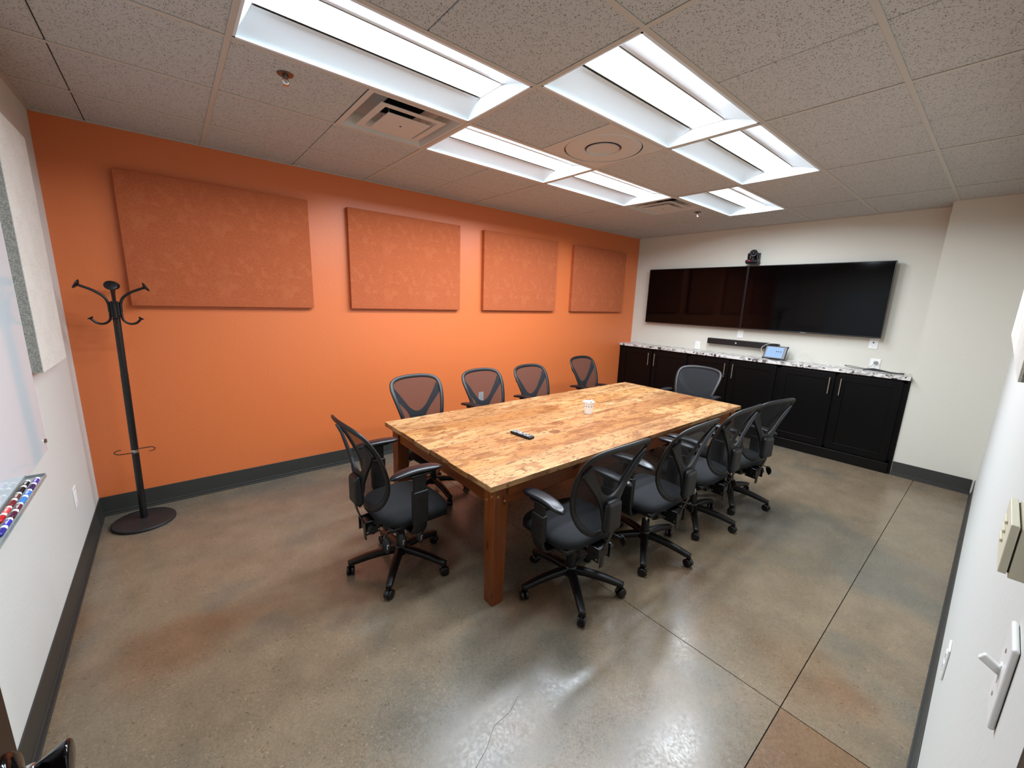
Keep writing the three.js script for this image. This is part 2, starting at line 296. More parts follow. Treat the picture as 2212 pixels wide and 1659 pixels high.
LIGHTS.forEach(([u, v], i) => {
  const t = thing('ceiling_light', lightLabels[i], 'ceiling light', [(u + 1) * T, H, (v + 0.5) * T], 0, 'recessed ceiling lights');
  const L = 2 * T - 0.024, a = 0.289, w = 0.012;
  mesh('frame', [rbox(-L / 2, L / 2, -0.001, 0.006, a - w, a + 0.003, 0.001, 1), rbox(-L / 2, L / 2, -0.001, 0.006, -a - 0.003, -a + w, 0.001, 1), rbox(-L / 2, -L / 2 + w, -0.001, 0.006, -a, a, 0.001, 1), rbox(L / 2 - w, L / 2, -0.001, 0.006, -a, a, 0.001, 1)], M.reflector, t);
  mesh('side_reflector', curveSide(1), M.reflector, t); mesh('side_reflector', curveSide(-1), M.reflector, t);
  for (const s of [-1, 1]) {   // sloped end plate
    const g = new THREE.BufferGeometry(); const e = s * L / 2, f = s * (L / 2 - 0.062);
    g.setAttribute('position', new THREE.Float32BufferAttribute([e, 0.002, -a, e, 0.002, a, f, 0.066, -a, f, 0.066, a], 3)); g.setIndex([0, 1, 2, 1, 3, 2]); g.computeVertexNormals();
    mesh('end_reflector', g, M.reflector, t);
  }
  mesh('housing', [box(-L / 2, L / 2, 0.105, 0.115, -a, a), box(-L / 2, L / 2, 0, 0.115, a + 0.001, a + 0.004), box(-L / 2, L / 2, 0, 0.115, -a - 0.004, -a - 0.001), box(-L / 2 - 0.004, -L / 2 - 0.001, 0, 0.115, -a, a), box(L / 2 + 0.001, L / 2 + 0.004, 0, 0.115, -a, a)], M.tee, t);
  const ll = L - 0.10, lw = 0.19, ly = 0.056;
  for (const s of [-1, 1]) { const z0 = s > 0 ? lw / 2 : -lw / 2 - 0.003; mesh('basket_side', box(-ll / 2, ll / 2, ly + 0.002, 0.1, z0, z0 + 0.003), M.tee, t); }
  mesh('lens', rbox(-ll / 2, ll / 2, ly, ly + 0.012, -lw / 2, lw / 2, 0.004, 2), M.lens, t);
  const lamp = new THREE.RectAreaLight(LAMP.color, LAMP.intensity, ll, lw); lamp.position.set(0, ly - 0.004, 0); lamp.rotation.x = -Math.PI / 2; lamp.name = 'lamp_light'; t.add(lamp);
});

// ---------------------------------------------------------------- ceiling fittings
function frustum(half0, y0, half1, y1) {   // open square cone
  const p = []; const q = [[-1, -1], [1, -1], [1, 1], [-1, 1]];
  for (let i = 0; i < 4; i++) { const [a, b] = [q[i], q[(i + 1) % 4]]; const A = [a[0] * half0, y0, a[1] * half0], B = [b[0] * half0, y0, b[1] * half0], C = [a[0] * half1, y1, a[1] * half1], D = [b[0] * half1, y1, b[1] * half1]; p.push(...A, ...B, ...C, ...B, ...D, ...C); }
  const g = new THREE.BufferGeometry(); g.setAttribute('position', new THREE.Float32BufferAttribute(p, 3)); g.computeVertexNormals(); return g;
}
M.vent.side = THREE.DoubleSide;
for (const [u, v, label] of [[-1, 0, 'nearer square stepped air vent in the ceiling'], [4, 0, 'far square stepped air vent in the ceiling next to a sprinkler']]) {
  const t = thing('air_vent', label, 'air vent', [(u + 0.5) * T, H, (v + 0.5) * T], 0, 'ceiling air vents');
  const o = T / 2 - 0.0025, ring = (h0, h1, y0, y1) => [box(-h0, h0, y0, y1, h1, h0), box(-h0, h0, y0, y1, -h0, -h1), box(-h0, -h1, y0, y1, -h1, h1), box(h1, h0, y0, y1, -h1, h1)];
  mesh('pan', [...ring(o, o - 0.03, 0, 0.004), frustum(o - 0.03, 0.001, 0.215, 0.075), ...ring(0.216, 0.12, 0.075, 0.08)], M.vent, t);
  mesh('throat', [move(new THREE.CylinderGeometry(0.155, 0.155, 0.14, 32, 1, true), 0, 0.16, 0), cyl(0.157, 0.157, 0.004, 0, 0.23, 0, 32)], M.ventDark, t);
  M.ventDark.side = THREE.DoubleSide;
  mesh('outer_cone', [...ring(0.205, 0.165, -0.004, -0.001), frustum(0.167, -0.002, 0.14, 0.022)], M.vent, t);
  mesh('inner_plate', [rbox(-0.135, 0.135, -0.016, -0.012, -0.135, 0.135, 0.001, 1)], M.vent, t);
  mesh('screw', cyl(0.006, 0.006, 0.002, 0, -0.018, 0, 12), M.ventDark, t);
  for (const w of [tube([V(-0.10, 0.1, 0.06), V(-0.098, 0, 0.06)], 0.0015, 4, 6), tube([V(0.10, 0.1, -0.06), V(0.098, 0, -0.06)], 0.0015, 4, 6), tube([V(0.10, 0.1, 0.06), V(0.098, 0, 0.06)], 0.0015, 4, 6), tube([V(-0.10, 0.1, -0.06), V(-0.098, 0, -0.06)], 0.0015, 4, 6)]) mesh('hanger_wire', w, M.steel, t);
}
{
  const t = thing('ceiling_speaker', 'round white ceiling speaker panel between the light rows', 'speaker', [1.5 * T, H, 1.5 * T]);
  const o = T / 2 - 0.0025, sh = new THREE.Shape(); sh.moveTo(-o, -o); sh.lineTo(o, -o); sh.lineTo(o, o); sh.lineTo(-o, o); sh.closePath();
  const hole = new THREE.Path(); hole.absarc(0, 0, 0.268, 0, Math.PI * 2, true); sh.holes.push(hole);
  mesh('panel', new THREE.ExtrudeGeometry(sh, { depth: 0.006, bevelEnabled: false, curveSegments: 48 }).rotateX(-Math.PI / 2), M.vent, t);
  mesh('slot', [move(new THREE.CylinderGeometry(0.28, 0.28, 0.004, 48), 0, 0.024, 0)], M.plenum, t);
  const prof = [[0.0001, 0.012], [0.108, 0.012], [0.113, 0.009], [0.1135, 0.004]].map(([r, y]) => new THREE.Vector2(r, y - 0.006));
  mesh('centre_cap', new THREE.LatheGeometry(prof, 48), M.vent, t);
  mesh('ring_slot', move(new THREE.CylinderGeometry(0.128, 0.128, 0.003, 48), 0, 0.010, 0), M.slot, t);
  const pr2 = [[0.124, 0.012], [0.127, 0.004], [0.135, 0.001], [0.25, -0.001], [0.258, 0.002], [0.262, 0.008]].map(([r, y]) => new THREE.Vector2(r, y));
  mesh('dish', new THREE.LatheGeometry(pr2, 64), M.vent, t);
}
for (const [x, z, label] of [[-0.971, 0.448, 'fire sprinkler head in the ceiling tile nearest the camera'], [3.207, 0.461, 'far fire sprinkler head by the distant air vent']]) {
  const t = thing('sprinkler', label, 'sprinkler', [x, H, z], 0, 'ceiling sprinklers');
  mesh('escutcheon', new THREE.LatheGeometry([[0.0001, -0.001], [0.014, -0.001], [0.016, -0.005], [0.034, -0.004], [0.038, 0.001]].map((a) => new THREE.Vector2(...a)), 32), M.brass, t);
  mesh('body', cyl(0.011, 0.012, 0.02, 0, -0.02, 0, 16), M.brass, t);
  mesh('yoke', [tube([V(-0.010, -0.015, 0), V(-0.013, -0.03, 0), V(-0.004, -0.046, 0)], 0.0025, 10, 6), tube([V(0.010, -0.015, 0), V(0.013, -0.03, 0), V(0.004, -0.046, 0)], 0.0025, 10, 6), cyl(0.003, 0.003, 0.03, 0, -0.046, 0, 8)], M.chrome, t);
  mesh('deflector', cyl(0.014, 0.014, 0.002, 0, -0.05, 0, 16), M.chrome, t);
}

// ---------------------------------------------------------------- acoustic panels
[[-1.735, 'large-looking orange felt wall panel behind the coat rack'], [-0.182, 'second orange felt wall panel from the coat rack'], [1.365, 'third orange felt wall panel from the coat rack'], [2.915, 'orange felt wall panel nearest the televisions']].forEach(([x, label]) => {
  const p = mesh('acoustic_panel', metreUV(rbox(x, x + 1.219, 1.565, 2.48, Z0 + 0.001, Z0 + 0.051, 0.004, 2), 2.2), M.feltO); tag(p, label, 'wall panel', 'orange felt wall panels');
});
function whitePanel(label, x0, x1, y0, y1, z0, z1, nx, nz) {
  const t = thing('acoustic_panel', label, 'wall panel'); const d = 0.003;
  mesh('core', metreUV(nx ? box(x0, x1 - d, y0, y1, z0, z1) : box(x0, x1, y0, y1, z0 + d, z1), 3), M.feltG, t);
  mesh('face', metreUV(nx ? box(x1 - d, x1, y0, y1, z0, z1) : box(x0, x1, y0, y1, z0, z0 + d), 3), M.feltW, t);
}
whitePanel('white-faced felt panel with grey edge above the glass whiteboard corner', X0 + 0.001, X0 + 0.05, 1.275, 2.457, -0.60, -0.017, 1, 0);
whitePanel('cream wall panel on the near right wall, closer to the camera', -0.62, 0.60, 1.607, 2.5, ZR - 0.05, ZR - 0.001, 0, 1);
whitePanel('cream wall panel on the near right wall, farther from the camera', 0.625, 1.845, 1.607, 2.5, ZR - 0.05, ZR - 0.001, 0, 1);

// ---------------------------------------------------------------- glass whiteboard, tray, markers
{
  const t = thing('glass_whiteboard', 'frosted glass whiteboard mounted on the left wall', 'whiteboard');
  const gx = X0 + 0.024;
  mesh('glass', rbox(gx, gx + 0.006, 0.915, 2.13, 0.085, 1.92, 0.002, 1), new THREE.MeshPhysicalMaterial({ color: 0xe4eef0, roughness: 0.06, transmission: 0.2, thickness: 0 }), t);
  mesh('backing', rbox(gx - 0.003, gx - 0.0005, 0.935, 2.11, 0.125, 1.88, 0.001, 1), std(0xdde3e2, 0.4), t);
  for (const [y, z] of [[0.968, 0.115], [2.075, 0.115], [0.968, 1.87], [2.075, 1.87]]) mesh('standoff', [cyl(0.009, 0.009, 0.024, 0, 0, 0, 20).rotateZ(-Math.PI / 2).translate(X0 + 0.0005, y, z), cyl(0.011, 0.010, 0.007, 0, 0, 0, 24).rotateZ(-Math.PI / 2).translate(gx + 0.006, y, z)], M.chrome, t);
  const a = thing('marker_tray', 'clear acrylic marker tray under the glass whiteboard', 'tray');
  const clear = new THREE.MeshPhysicalMaterial({ color: 0xe8eeee, roughness: 0.08, transmission: 0.9, thickness: 0 });
  const tx0 = gx + 0.0065, tx1 = X0 + 0.088, z0 = 0.50, z1 = 1.55, ty = 0.916;
  mesh('floor_plate', box(tx0, tx1, ty, ty + 0.003, z0, z1), clear, a);
  mesh('lip', box(tx1 - 0.003, tx1, ty + 0.003, ty + 0.014, z0, z1), clear, a);
  mesh('end_plate', box(tx0, tx1 - 0.003, ty + 0.003, ty + 0.016, z0, z0 + 0.003), std(0x8c9090, 0.3), a);
  mesh('back_plate', box(tx0, tx0 + 0.003, ty + 0.003, ty + 0.02, z0 + 0.003, z1), clear, a);
  const rows = [[X0 + 0.071, 0.545, [['purple', 0x4b2a9c, 0x2c1a52], ['light blue', 0x3c7ad0, 0x2f7fc8], ['maroon', 0x5a1f36, 0x4a1530], ['dark blue', 0x2530b0, 0x20288c]]], [X0 + 0.048, 0.56, [['black', 0x1a1a1a, 0x101010], ['brown', 0x6a3a2c, 0x7a1d22], ['red', 0xe04a4a, 0xc02026]]]];
  for (const [mx, zs, list] of rows) list.forEach(([nm, lab, cap], i) => {
    const r = 0.0085, z = zs + i * 0.128, m = thing('marker', `${nm} dry-erase marker lying in the clear tray`, 'marker', [mx, ty + 0.003 + r, z], 0, 'markers in the tray');
    const zc = (r0, r1, h, z) => cyl(r0, r1, h, 0, 0, 0, 20).rotateX(Math.PI / 2).translate(0, 0, z);
    mesh('barrel', [zc(r * 0.8, r * 0.98, 0.006, 0), zc(r * 0.98, r * 0.98, 0.074, 0.006)], M.whiteP, m);
    mesh('label_band', zc(r, r, 0.045, 0.018), std(lab, 0.4), m);
    mesh('print_stripe', [rbox(0.002, 0.0042, r * 0.93, r * 1.02, 0.022, 0.058, 0.0004, 1), rbox(-0.001, 0.0008, r * 1.0, r * 1.03, 0.03, 0.05, 0.0002, 1)], M.whiteP, m);
    mesh('cap', [zc(r, r, 0.038, 0.080), zc(r, r * 0.7, 0.006, 0.118)], std(cap, 0.35), m);
  });
}

// ---------------------------------------------------------------- wall plates
function plate(name, label, cat, pos, nrm, w, h, kind) {   // nrm: '+x' '-x' '+z' '-z' outward direction
  const turn = { '+z': 0, '-z': Math.PI, '+x': Math.PI / 2, '-x': -Math.PI / 2 }[nrm];
  const t = thing(name, label, cat, pos, turn, 'white wall plates');
  mesh('cover_plate', rbox(-w / 2, w / 2, -h / 2, h / 2, 0.0005, 0.0065, 0.003, 3), plateMat, t);
  if (kind === 'duplex') for (const s of [-1, 1]) { const o = mesh('receptacle', rbox(-0.017, 0.017, s * 0.0195 - 0.014, s * 0.0195 + 0.014, 0.006, 0.0085, 0.002, 2), M.whiteP, t); mesh('slot', [box(-0.008, -0.006, s * 0.0195 - 0.004, s * 0.0195 + 0.006, 0.0084, 0.0088), box(0.006, 0.008, s * 0.0195 - 0.004, s * 0.0195 + 0.005, 0.0084, 0.0088), cyl(0.0022, 0.0022, 0.0005, 0, 0, 0, 10).rotateX(Math.PI / 2).translate(0, s * 0.0195 - 0.009, 0.0084)], M.plateDark, o); }
  if (kind === 'data') mesh('port', box(-0.007, 0.007, 0.004, 0.018, 0.006, 0.0072), M.plateDark, t);
  if (kind === 'decora') mesh('insert', rbox(-0.0165, 0.0165, -0.033, 0.033, 0.006, 0.009, 0.001, 2), M.whiteP, t);
  if (kind !== 'decora') for (const y of kind === 'duplex' ? [0] : [-0.03, 0.03]) mesh('screw', cyl(0.003, 0.003, 0.001, 0, 0, 0, 10).rotateX(Math.PI / 2).translate(0, y, 0.0062), M.steel, t);
  return t;
}
plate('wall_outlet', 'white outlet above the counter, left of the sound bar', 'outlet', [X1, 1.126, 0.015], '-x', 0.075, 0.118, 'duplex');
plate('wall_outlet', 'white plate just above the sound bar, under the televisions', 'outlet', [X1, 1.345, 0.592], '-x', 0.078, 0.118, 'decora');
plate('data_plate', 'white plate with one port under the right television', 'wall plate', [X1, 1.352, 2.008], '-x', 0.08, 0.118, 'data');
plate('wall_outlet', 'white outlet with plugs above the right end of the counter', 'outlet', [X1, 1.126, 2.057], '-x', 0.09, 0.12, 'duplex');
plate('wall_outlet', 'white outlet low on the orange wall, seen through a chair back', 'outlet', [1.39, 0.488, Z0], '+z', 0.075, 0.118, 'duplex');
plate('wall_outlet', 'white outlet low on the left wall, under the whiteboard end', 'outlet', [X0, 0.463, -0.435], '+x', 0.075, 0.118, 'decora');
plate('wall_outlet', 'white outlet low on the near right wall', 'outlet', [0.385, 0.545, ZR], '-z', 0.075, 0.118, 'duplex');
{
  const t = plate('light_switch', 'white toggle light switch on the near right wall', 'light switch', [-0.815, 1.283, ZR], '-z', 0.072, 0.108, 'switch');
  mesh('toggle', [rbox(-0.005, 0.005, -0.012, 0.012, 0.006, 0.0075, 0.0005, 1), move(rbox(-0.004, 0.004, -0.005, 0.005, 0, 0.021, 0.002, 2).rotateX(-0.55), 0, 0.001, 0.005)], M.whiteP, t);
}
{ // thermostat: base, cover and dials
  const t = thing('thermostat', 'beige thermostat box on the near right wall above the switch', 'thermostat', [-0.752, 1.4325, ZR], Math.PI);
  mesh('base_plate', rbox(-0.056, 0.058, -0.034, 0.028, 0.0005, 0.0215, 0.001, 2), M.beige, t);
  mesh('gap', box(-0.054, 0.056, -0.028, 0.026, 0.0215, 0.0232), M.beigeDark, t);
  mesh('cover', rbox(-0.056, 0.058, -0.0305, 0.0305, 0.023, 0.030, 0.0012, 2), M.beige, t);
  for (const y of [-0.008, 0.004, 0.016]) mesh('lever', rbox(-0.020, 0.012, y - 0.0022, y + 0.0022, 0.030, 0.0325, 0.0008, 1), M.beige, t);
}

// ---------------------------------------------------------------- open door with black knob
{
  const dx = -1.76, z0 = 2.135, z1 = ZR - 0.012;
  const t = thing('door_2', 'open dark wood door at the lower left with black knob', 'door', [0, 0, 0], 0, null, 'structure');
  mesh('leaf', metreUV(rbox(dx - 0.044, dx, 0.008, 2.06, z0, z1, 0.003, 2), 1), M.doorWood, t);
  const lathe = (p) => new THREE.LatheGeometry(p.map((a) => new THREE.Vector2(...a)), 40).rotateZ(-Math.PI / 2);
  const ky = 1.048, kz = z0 + 0.060;
  const k = mesh('knob', lathe([[0.0001, 0], [0.038, 0], [0.038, 0.004], [0.033, 0.011], [0.014, 0.014], [0.011, 0.018], [0.011, 0.028], [0.013, 0.034], [0.019, 0.046], [0.0235, 0.055], [0.023, 0.059], [0.020, 0.061], [0.0001, 0.062]]).translate(dx, ky, kz), M.blackGloss, t);
  mesh('collar', lathe([[0.0112, 0.017], [0.0128, 0.018], [0.0128, 0.026], [0.0112, 0.027]]).translate(dx, ky, kz), M.chrome, k);
  for (const y of [0.25, 1.05, 1.85]) mesh('hinge', rbox(dx - 0.02, dx + 0.004, y - 0.05, y + 0.05, z1 - 0.002, z1 + 0.007, 0.002, 1), M.steel, t);
}

// ---------------------------------------------------------------- table
{
  const t = thing('conference_table', 'long worn pine conference table in the middle of the room', 'table', [1.185, 0, 0.71], -0.004);
  const hx = 1.537, hz = 0.682, top = 0.75, th = 0.034;
  const top_ = new THREE.Group(); top_.name = 'tabletop'; t.add(top_);
  const zs = [-0.682, -0.40, -0.18, 0.026, 0.258, 0.47, 0.682], mats = [M.woodTop, M.woodTop3, M.woodTop, M.woodTop2, M.woodTop3, M.woodTop];
  const endL = [0, 0.004, -0.003, 0.008, -0.002, 0.003];
  for (let i = 0; i < 6; i++) {
    const g = metreUV(rbox(-hx + endL[i], hx - Math.abs(endL[i]) * 0.6, top - th, top - (i === 3 ? 0.0008 : 0), zs[i] + 0.0006, zs[i + 1] - 0.0006, 0.0035, 2), 1);
    const uv = g.attributes.uv; for (let k = 0; k < uv.count; k++) uv.setXY(k, 0.5 + uv.getX(k) / 3.2, 0.09 + i * 0.163 + (uv.getY(k) - (Math.abs(uv.getY(k)) > 0.69 ? 0.74 : (zs[i] + zs[i + 1]) / 2)) / 1.6);
    mesh('plank', g, mats[i], top_);
  }
  const wd = (g, rot, off) => { g = metreUV(g, 1); const uv = g.attributes.uv; for (let k = 0; k < uv.count; k++) { const u = uv.getX(k), v = uv.getY(k); rot ? uv.setXY(k, v / 1.6 + off, u / 0.8 + off) : uv.setXY(k, u / 1.6 + off, v / 0.8 + off * 2); } return g; };
  const lo = 0.048, lz = 0.026, lw = 0.098, lh = top - th - 0.0005;
  let n = 0;
  for (const sx of [-1, 1]) for (const sz of [-1, 1]) {
    const g = rbox(-lw / 2, lw / 2, 0, lh, -lw / 2, lw / 2, 0.004, 2), p = g.attributes.position;
    for (let k = 0; k < p.count; k++) { const q = 1 - 0.20 * sst(0, 1, 1 - p.getY(k) / lh); p.setX(k, sx * (lw / 2) + (p.getX(k) - sx * (lw / 2)) * q); p.setZ(k, sz * (lw / 2) + (p.getZ(k) - sz * (lw / 2)) * q); }
    g.translate(sx * (hx - lo - lw / 2), 0, sz * (hz - lz - lw / 2)); g.computeVertexNormals();
    const leg = mesh('leg', wd(g, true, 0.13 + 0.27 * n++), M.woodDark, t);
    for (const [d, y] of [[0.022, 0.665], [0.068, 0.63]]) {
      mesh('peg', cyl(0.008, 0.0075, 0.003, 0, 0, 0, 12).rotateZ(sx * -Math.PI / 2).translate(sx * (hx - lo), y, sz * (hz - lz - d)), M.peg, leg);
      mesh('peg', cyl(0.008, 0.0075, 0.003, 0, 0, 0, 12).rotateX(sz * Math.PI / 2).translate(sx * (hx - lo - d), y, sz * (hz - lz)), M.peg, leg);
    }
  }
  const ay0 = 0.605, ay1 = lh, ins = 0.014;
  for (const s of [-1, 1]) {
    const zc = s * (hz - lz - ins), z1 = zc - s * 0.024; mesh('apron', wd(rbox(-hx + lo + lw, hx - lo - lw, ay0, ay1, Math.min(zc, z1), Math.max(zc, z1), 0.003, 1), false, 0.3 + s * 0.2), M.woodDark, t);
    const xc = s * (hx - lo - ins), x1 = xc - s * 0.024; mesh('apron', wd(rbox(Math.min(xc, x1), Math.max(xc, x1), ay0, ay1, -hz + lz + lw, hz - lz - lw, 0.003, 1), false, 0.6 + s * 0.1), M.woodDark, t);
  }
}

// ---------------------------------------------------------------- office chairs (local +z is forward)
const PROF = [[0.44, -0.235], [0.47, -0.215], [0.50, -0.196], [0.55, -0.174], [0.62, -0.163], [0.70, -0.175], [0.78, -0.205], [0.86, -0.243], [0.94, -0.290], [1.0, -0.328], [1.05, -0.36]];
const backZ = (x, y) => { let s = 0; for (const d of [-0.02, -0.01, 0, 0.01, 0.02]) s += lerpTable(PROF, y + d); return s / 5 + 0.42 * x * x; };
const OUT = [[0, 0.482], [0.07, 0.487], [0.118, 0.513], [0.152, 0.56], [0.180, 0.63], [0.203, 0.72], [0.222, 0.80], [0.237, 0.88], [0.239, 0.935], [0.222, 0.975], [0.175, 0.998], [0.095, 1.010], [0, 1.013]];
const chairParts = (() => {
  const P = {};
  // back frame ring
  const half = smooth(OUT.map(([x, y]) => V(x, y, 0)), 44), ring = [...half, ...half.slice(1, -1).reverse().map((p) => V(-p.x, p.y, 0))].map((p) => V(p.x, p.y, backZ(p.x, p.y)));
  P.frame = sweep(ring, () => V(0, 0.32, 0.95).normalize(), (f) => 0.035, () => 0.019, 12, true, 2.6);
  // mesh
  { const pos = [], idx = [], nr = 36, nc = 17; const hw = (y) => { let b = 0; for (let i = 1; i < half.length; i++) { const a = half[i - 1], c = half[i]; if ((y - a.y) * (y - c.y) <= 0 && Math.abs(c.y - a.y) > 1e-6) b = Math.max(b, a.x + (c.x - a.x) * (y - a.y) / (c.y - a.y)); } return b; };
    for (let j = 0; j <= nr; j++) { const t = 0.5 - 0.5 * Math.cos(Math.PI * j / nr), y = 0.4845 + t * (1.0105 - 0.4845), w = hw(y); for (let i = 0; i < nc; i++) { const x = (i / (nc - 1) * 2 - 1) * w; pos.push(x, y, backZ(x, y)); } }
    for (let j = 0; j < nr; j++) for (let i = 0; i < nc - 1; i++) { const a = j * nc + i; idx.push(a, a + 1, a + nc, a + 1, a + nc + 1, a + nc); }
    const g = new THREE.BufferGeometry(); g.setAttribute('position', new THREE.Float32BufferAttribute(pos, 3)); g.setIndex(idx); g.computeVertexNormals(); P.mesh = g; }
  // Y-shaped support behind the mesh
  { const s = new THREE.Shape(); s.moveTo(-0.046, 0.515); s.lineTo(0.046, 0.515); s.lineTo(0.056, 0.60); s.quadraticCurveTo(0.068, 0.68, 0.132, 0.755); s.quadraticCurveTo(0.20, 0.83, 0.234, 0.875); s.lineTo(0.218, 0.935); s.quadraticCurveTo(0.165, 0.86, 0.098, 0.765); s.quadraticCurveTo(0.045, 0.705, 0, 0.705); s.quadraticCurveTo(-0.045, 0.705, -0.098, 0.765); s.quadraticCurveTo(-0.165, 0.86, -0.218, 0.935); s.lineTo(-0.234, 0.875); s.quadraticCurveTo(-0.20, 0.83, -0.132, 0.755); s.quadraticCurveTo(-0.068, 0.68, -0.056, 0.60); s.closePath();
    const g = new THREE.ExtrudeGeometry(s, { depth: 0.010, bevelEnabled: true, bevelThickness: 0.004, bevelSize: 0.004, bevelSegments: 2, curveSegments: 16 }), p = g.attributes.position;
    const off = [[0.48, -0.06], [0.56, -0.08], [0.66, -0.075], [0.74, -0.055], [0.82, -0.034], [0.90, -0.014], [1, -0.008]];
    for (let i = 0; i < p.count; i++) { const x = p.getX(i), y = p.getY(i); p.setZ(i, p.getZ(i) - 0.008 + backZ(x, y) + lerpTable(off, y)); }
    g.computeVertexNormals(); P.support = g; }
  P.lumbar = (() => { const g = new RoundedBoxGeometry(0.124, 0.178, 0.052, 5, 0.024), p = g.attributes.position; for (let i = 0; i < p.count; i++) { const y = p.getY(i); p.setX(i, p.getX(i) * (1 - 0.9 * Math.max(0, y - 0.02) * (y > 0.02 ? 1.4 : 0))); p.setZ(i, p.getZ(i) - 0.002 * Math.cos(y * 18)); } g.computeVertexNormals(); return g.translate(0, 0.604, -0.262); })();
  P.bar = merge([sweep(smooth([V(0, 0.55, -0.268), V(0, 0.50, -0.268), V(0, 0.43, -0.248), V(0, 0.37, -0.228), V(0, 0.27, -0.222)], 18), V(1, 0, 0), () => 0.007, () => 0.034, 8, false, 5)]);
  P.bracket = merge([rbox(-0.045, 0.045, 0.335, 0.395, -0.232, -0.165, 0.006), rbox(-0.03, 0.03, 0.33, 0.36, -0.17, -0.03, 0.006), rbox(-0.052, -0.045, 0.32, 0.405, -0.24, -0.15, 0.003), rbox(0.045, 0.052, 0.32, 0.405, -0.24, -0.15, 0.003)]);
  P.knob = merge([cyl(0.026, 0.026, 0.032, 0, 0, 0, 8).rotateZ(Math.PI / 2).translate(-0.054, 0.362, -0.205), cyl(0.008, 0.008, 0.13, 0, 0, 0, 10).rotateZ(Math.PI / 2).translate(0.06, 0.362, -0.205)]);
  P.bolts = merge([[-0.16, 0.385], [-0.16, 0.34], [-0.228, 0.34]].flatMap(([z, y]) => [-1, 1].map((s) => cyl(0.005, 0.005, 0.003, 0, 0, 0, 8).rotateZ(-s * Math.PI / 2).translate(s * 0.052, y, z))));
  // seat
  { const pos = [], idx = [], nr = 12, na = 56, sup = (a, hx, hz) => { const c = Math.cos(a), s = Math.sin(a), e = 2 / 3.4; return [hx * Math.sign(c) * Math.abs(c) ** e, hz * Math.sign(s) * Math.abs(s) ** e]; };
    const prof = [[0, 0.476], [0.3, 0.475], [0.55, 0.473], [0.75, 0.470], [0.87, 0.463], [0.95, 0.453], [0.99, 0.438], [1, 0.424], [0.985, 0.412], [0.95, 0.404], [0.86, 0.400], [0, 0.398]];
    for (const [r, y] of prof) for (let k = 0; k < na; k++) { const [x, z] = sup(k / na * 2 * Math.PI, 0.250, 0.226); const zz = z * r; const wf = Math.max(0, (zz - 0.10) / 0.14); pos.push(x * r * (1 - 0.04 * (zz > 0 ? 0 : 1) * Math.abs(zz) / 0.24), y - 0.022 * wf * wf, zz + 0.036); }
    for (let j = 0; j < prof.length - 1; j++) for (let k = 0; k < na; k++) { const a = j * na + k, b = j * na + (k + 1) % na; idx.push(a, b, a + na, b, b + na, a + na); }
    const g = new THREE.BufferGeometry(); g.setAttribute('position', new THREE.Float32BufferAttribute(pos, 3)); g.setIndex(idx); g.computeVertexNormals(); P.seat = metreUV(g, 40); }
  P.shell = rbox(-0.21, 0.21, 0.372, 0.404, -0.15, 0.22, 0.012, 3);
  P.mech = merge([rbox(-0.075, 0.075, 0.315, 0.372, -0.13, 0.12, 0.012, 3), rbox(-0.045, 0.045, 0.29, 0.33, -0.06, 0.06, 0.01, 2)]);
  P.lever = (z0, z1, x1) => merge([sweep(smooth([V(-0.07, 0.345, z0), V(-0.17, 0.352, (z0 + z1) / 2), V(x1 + 0.03, 0.345, z1), V(x1, 0.33, z1)], 14), V(0, 1, 0), () => 0.011, () => 0.009, 8), sweep([V(x1 + 0.008, 0.345, z1), V(x1 + 0.002, 0.328, z1), V(x1 - 0.005, 0.308, z1), V(x1 - 0.011, 0.286, z1), V(x1 - 0.015, 0.268, z1)], V(1, 0.3, 0), (f) => 0.052 * Math.sin(Math.PI * (0.16 + 0.76 * f)), () => 0.013, 14)]);
  P.leverMark = (z1, x1) => merge([rbox(x1 - 0.0185, x1 - 0.0162, 0.292, 0.318, z1 - 0.004, z1 + 0.001, 0.0005, 1), rbox(x1 - 0.0180, x1 - 0.0150, 0.312, 0.318, z1 - 0.004, z1 + 0.008, 0.0005, 1)]);
  // arm: bracket + post (side s), pad
  P.arm = (s, drop, fs = 0.05) => { const y1 = 0.722 - drop; return merge([sweep(smooth([V(s * 0.10, 0.362, -0.062), V(s * 0.20, 0.362, -0.062), V(s * 0.262, 0.372, -0.062), V(s * 0.283, 0.41, -0.062), V(s * 0.286, 0.46, -0.062)], 14), V(0, 0, 1), () => 0.022, () => 0.085, 10, false, 4), rbox(s * 0.287 - 0.018, s * 0.287 + 0.018, 0.435, 0.625 - drop * 0.6, -0.108, -0.016, 0.008, 3), rbox(s * 0.287 - 0.012, s * 0.287 + 0.012, 0.58 - drop * 0.6, y1, -0.10, -0.024, 0.006, 2), rbox(s * 0.283 - 0.024, s * 0.283 + 0.024, y1 - 0.014, y1, -0.125, 0.005, 0.006, 2), cyl(0.007, 0.007, 0.005, 0, 0, 0, 12).rotateZ(-s * Math.PI / 2).translate(s * 0.305, 0.57 - drop * 0.6, -0.062)]).translate(0, 0, fs); };
  P.pad = (s, drop, fs = 0.05) => { const n = 22, pts = []; for (let i = 0; i <= n; i++) { const f = i / n; pts.push(V(s * (0.281 - 0.012 * Math.sin(Math.PI * f)), 0.738 - drop - 0.020 * (2 * f - 1) ** 2 * (f < 0.5 ? 0.9 : 0.5), -0.232 + fs + 0.312 * f)); } const e = (f) => Math.sqrt(Math.max(0.02, 1 - Math.abs(2 * f - 1) ** 3.6)); return sweep(pts, V(0, 1, 0), (f) => (0.074 + 0.018 * f) * e(f), (f) => 0.032 * e(f) ** 0.7, 16, false, 2.7); };
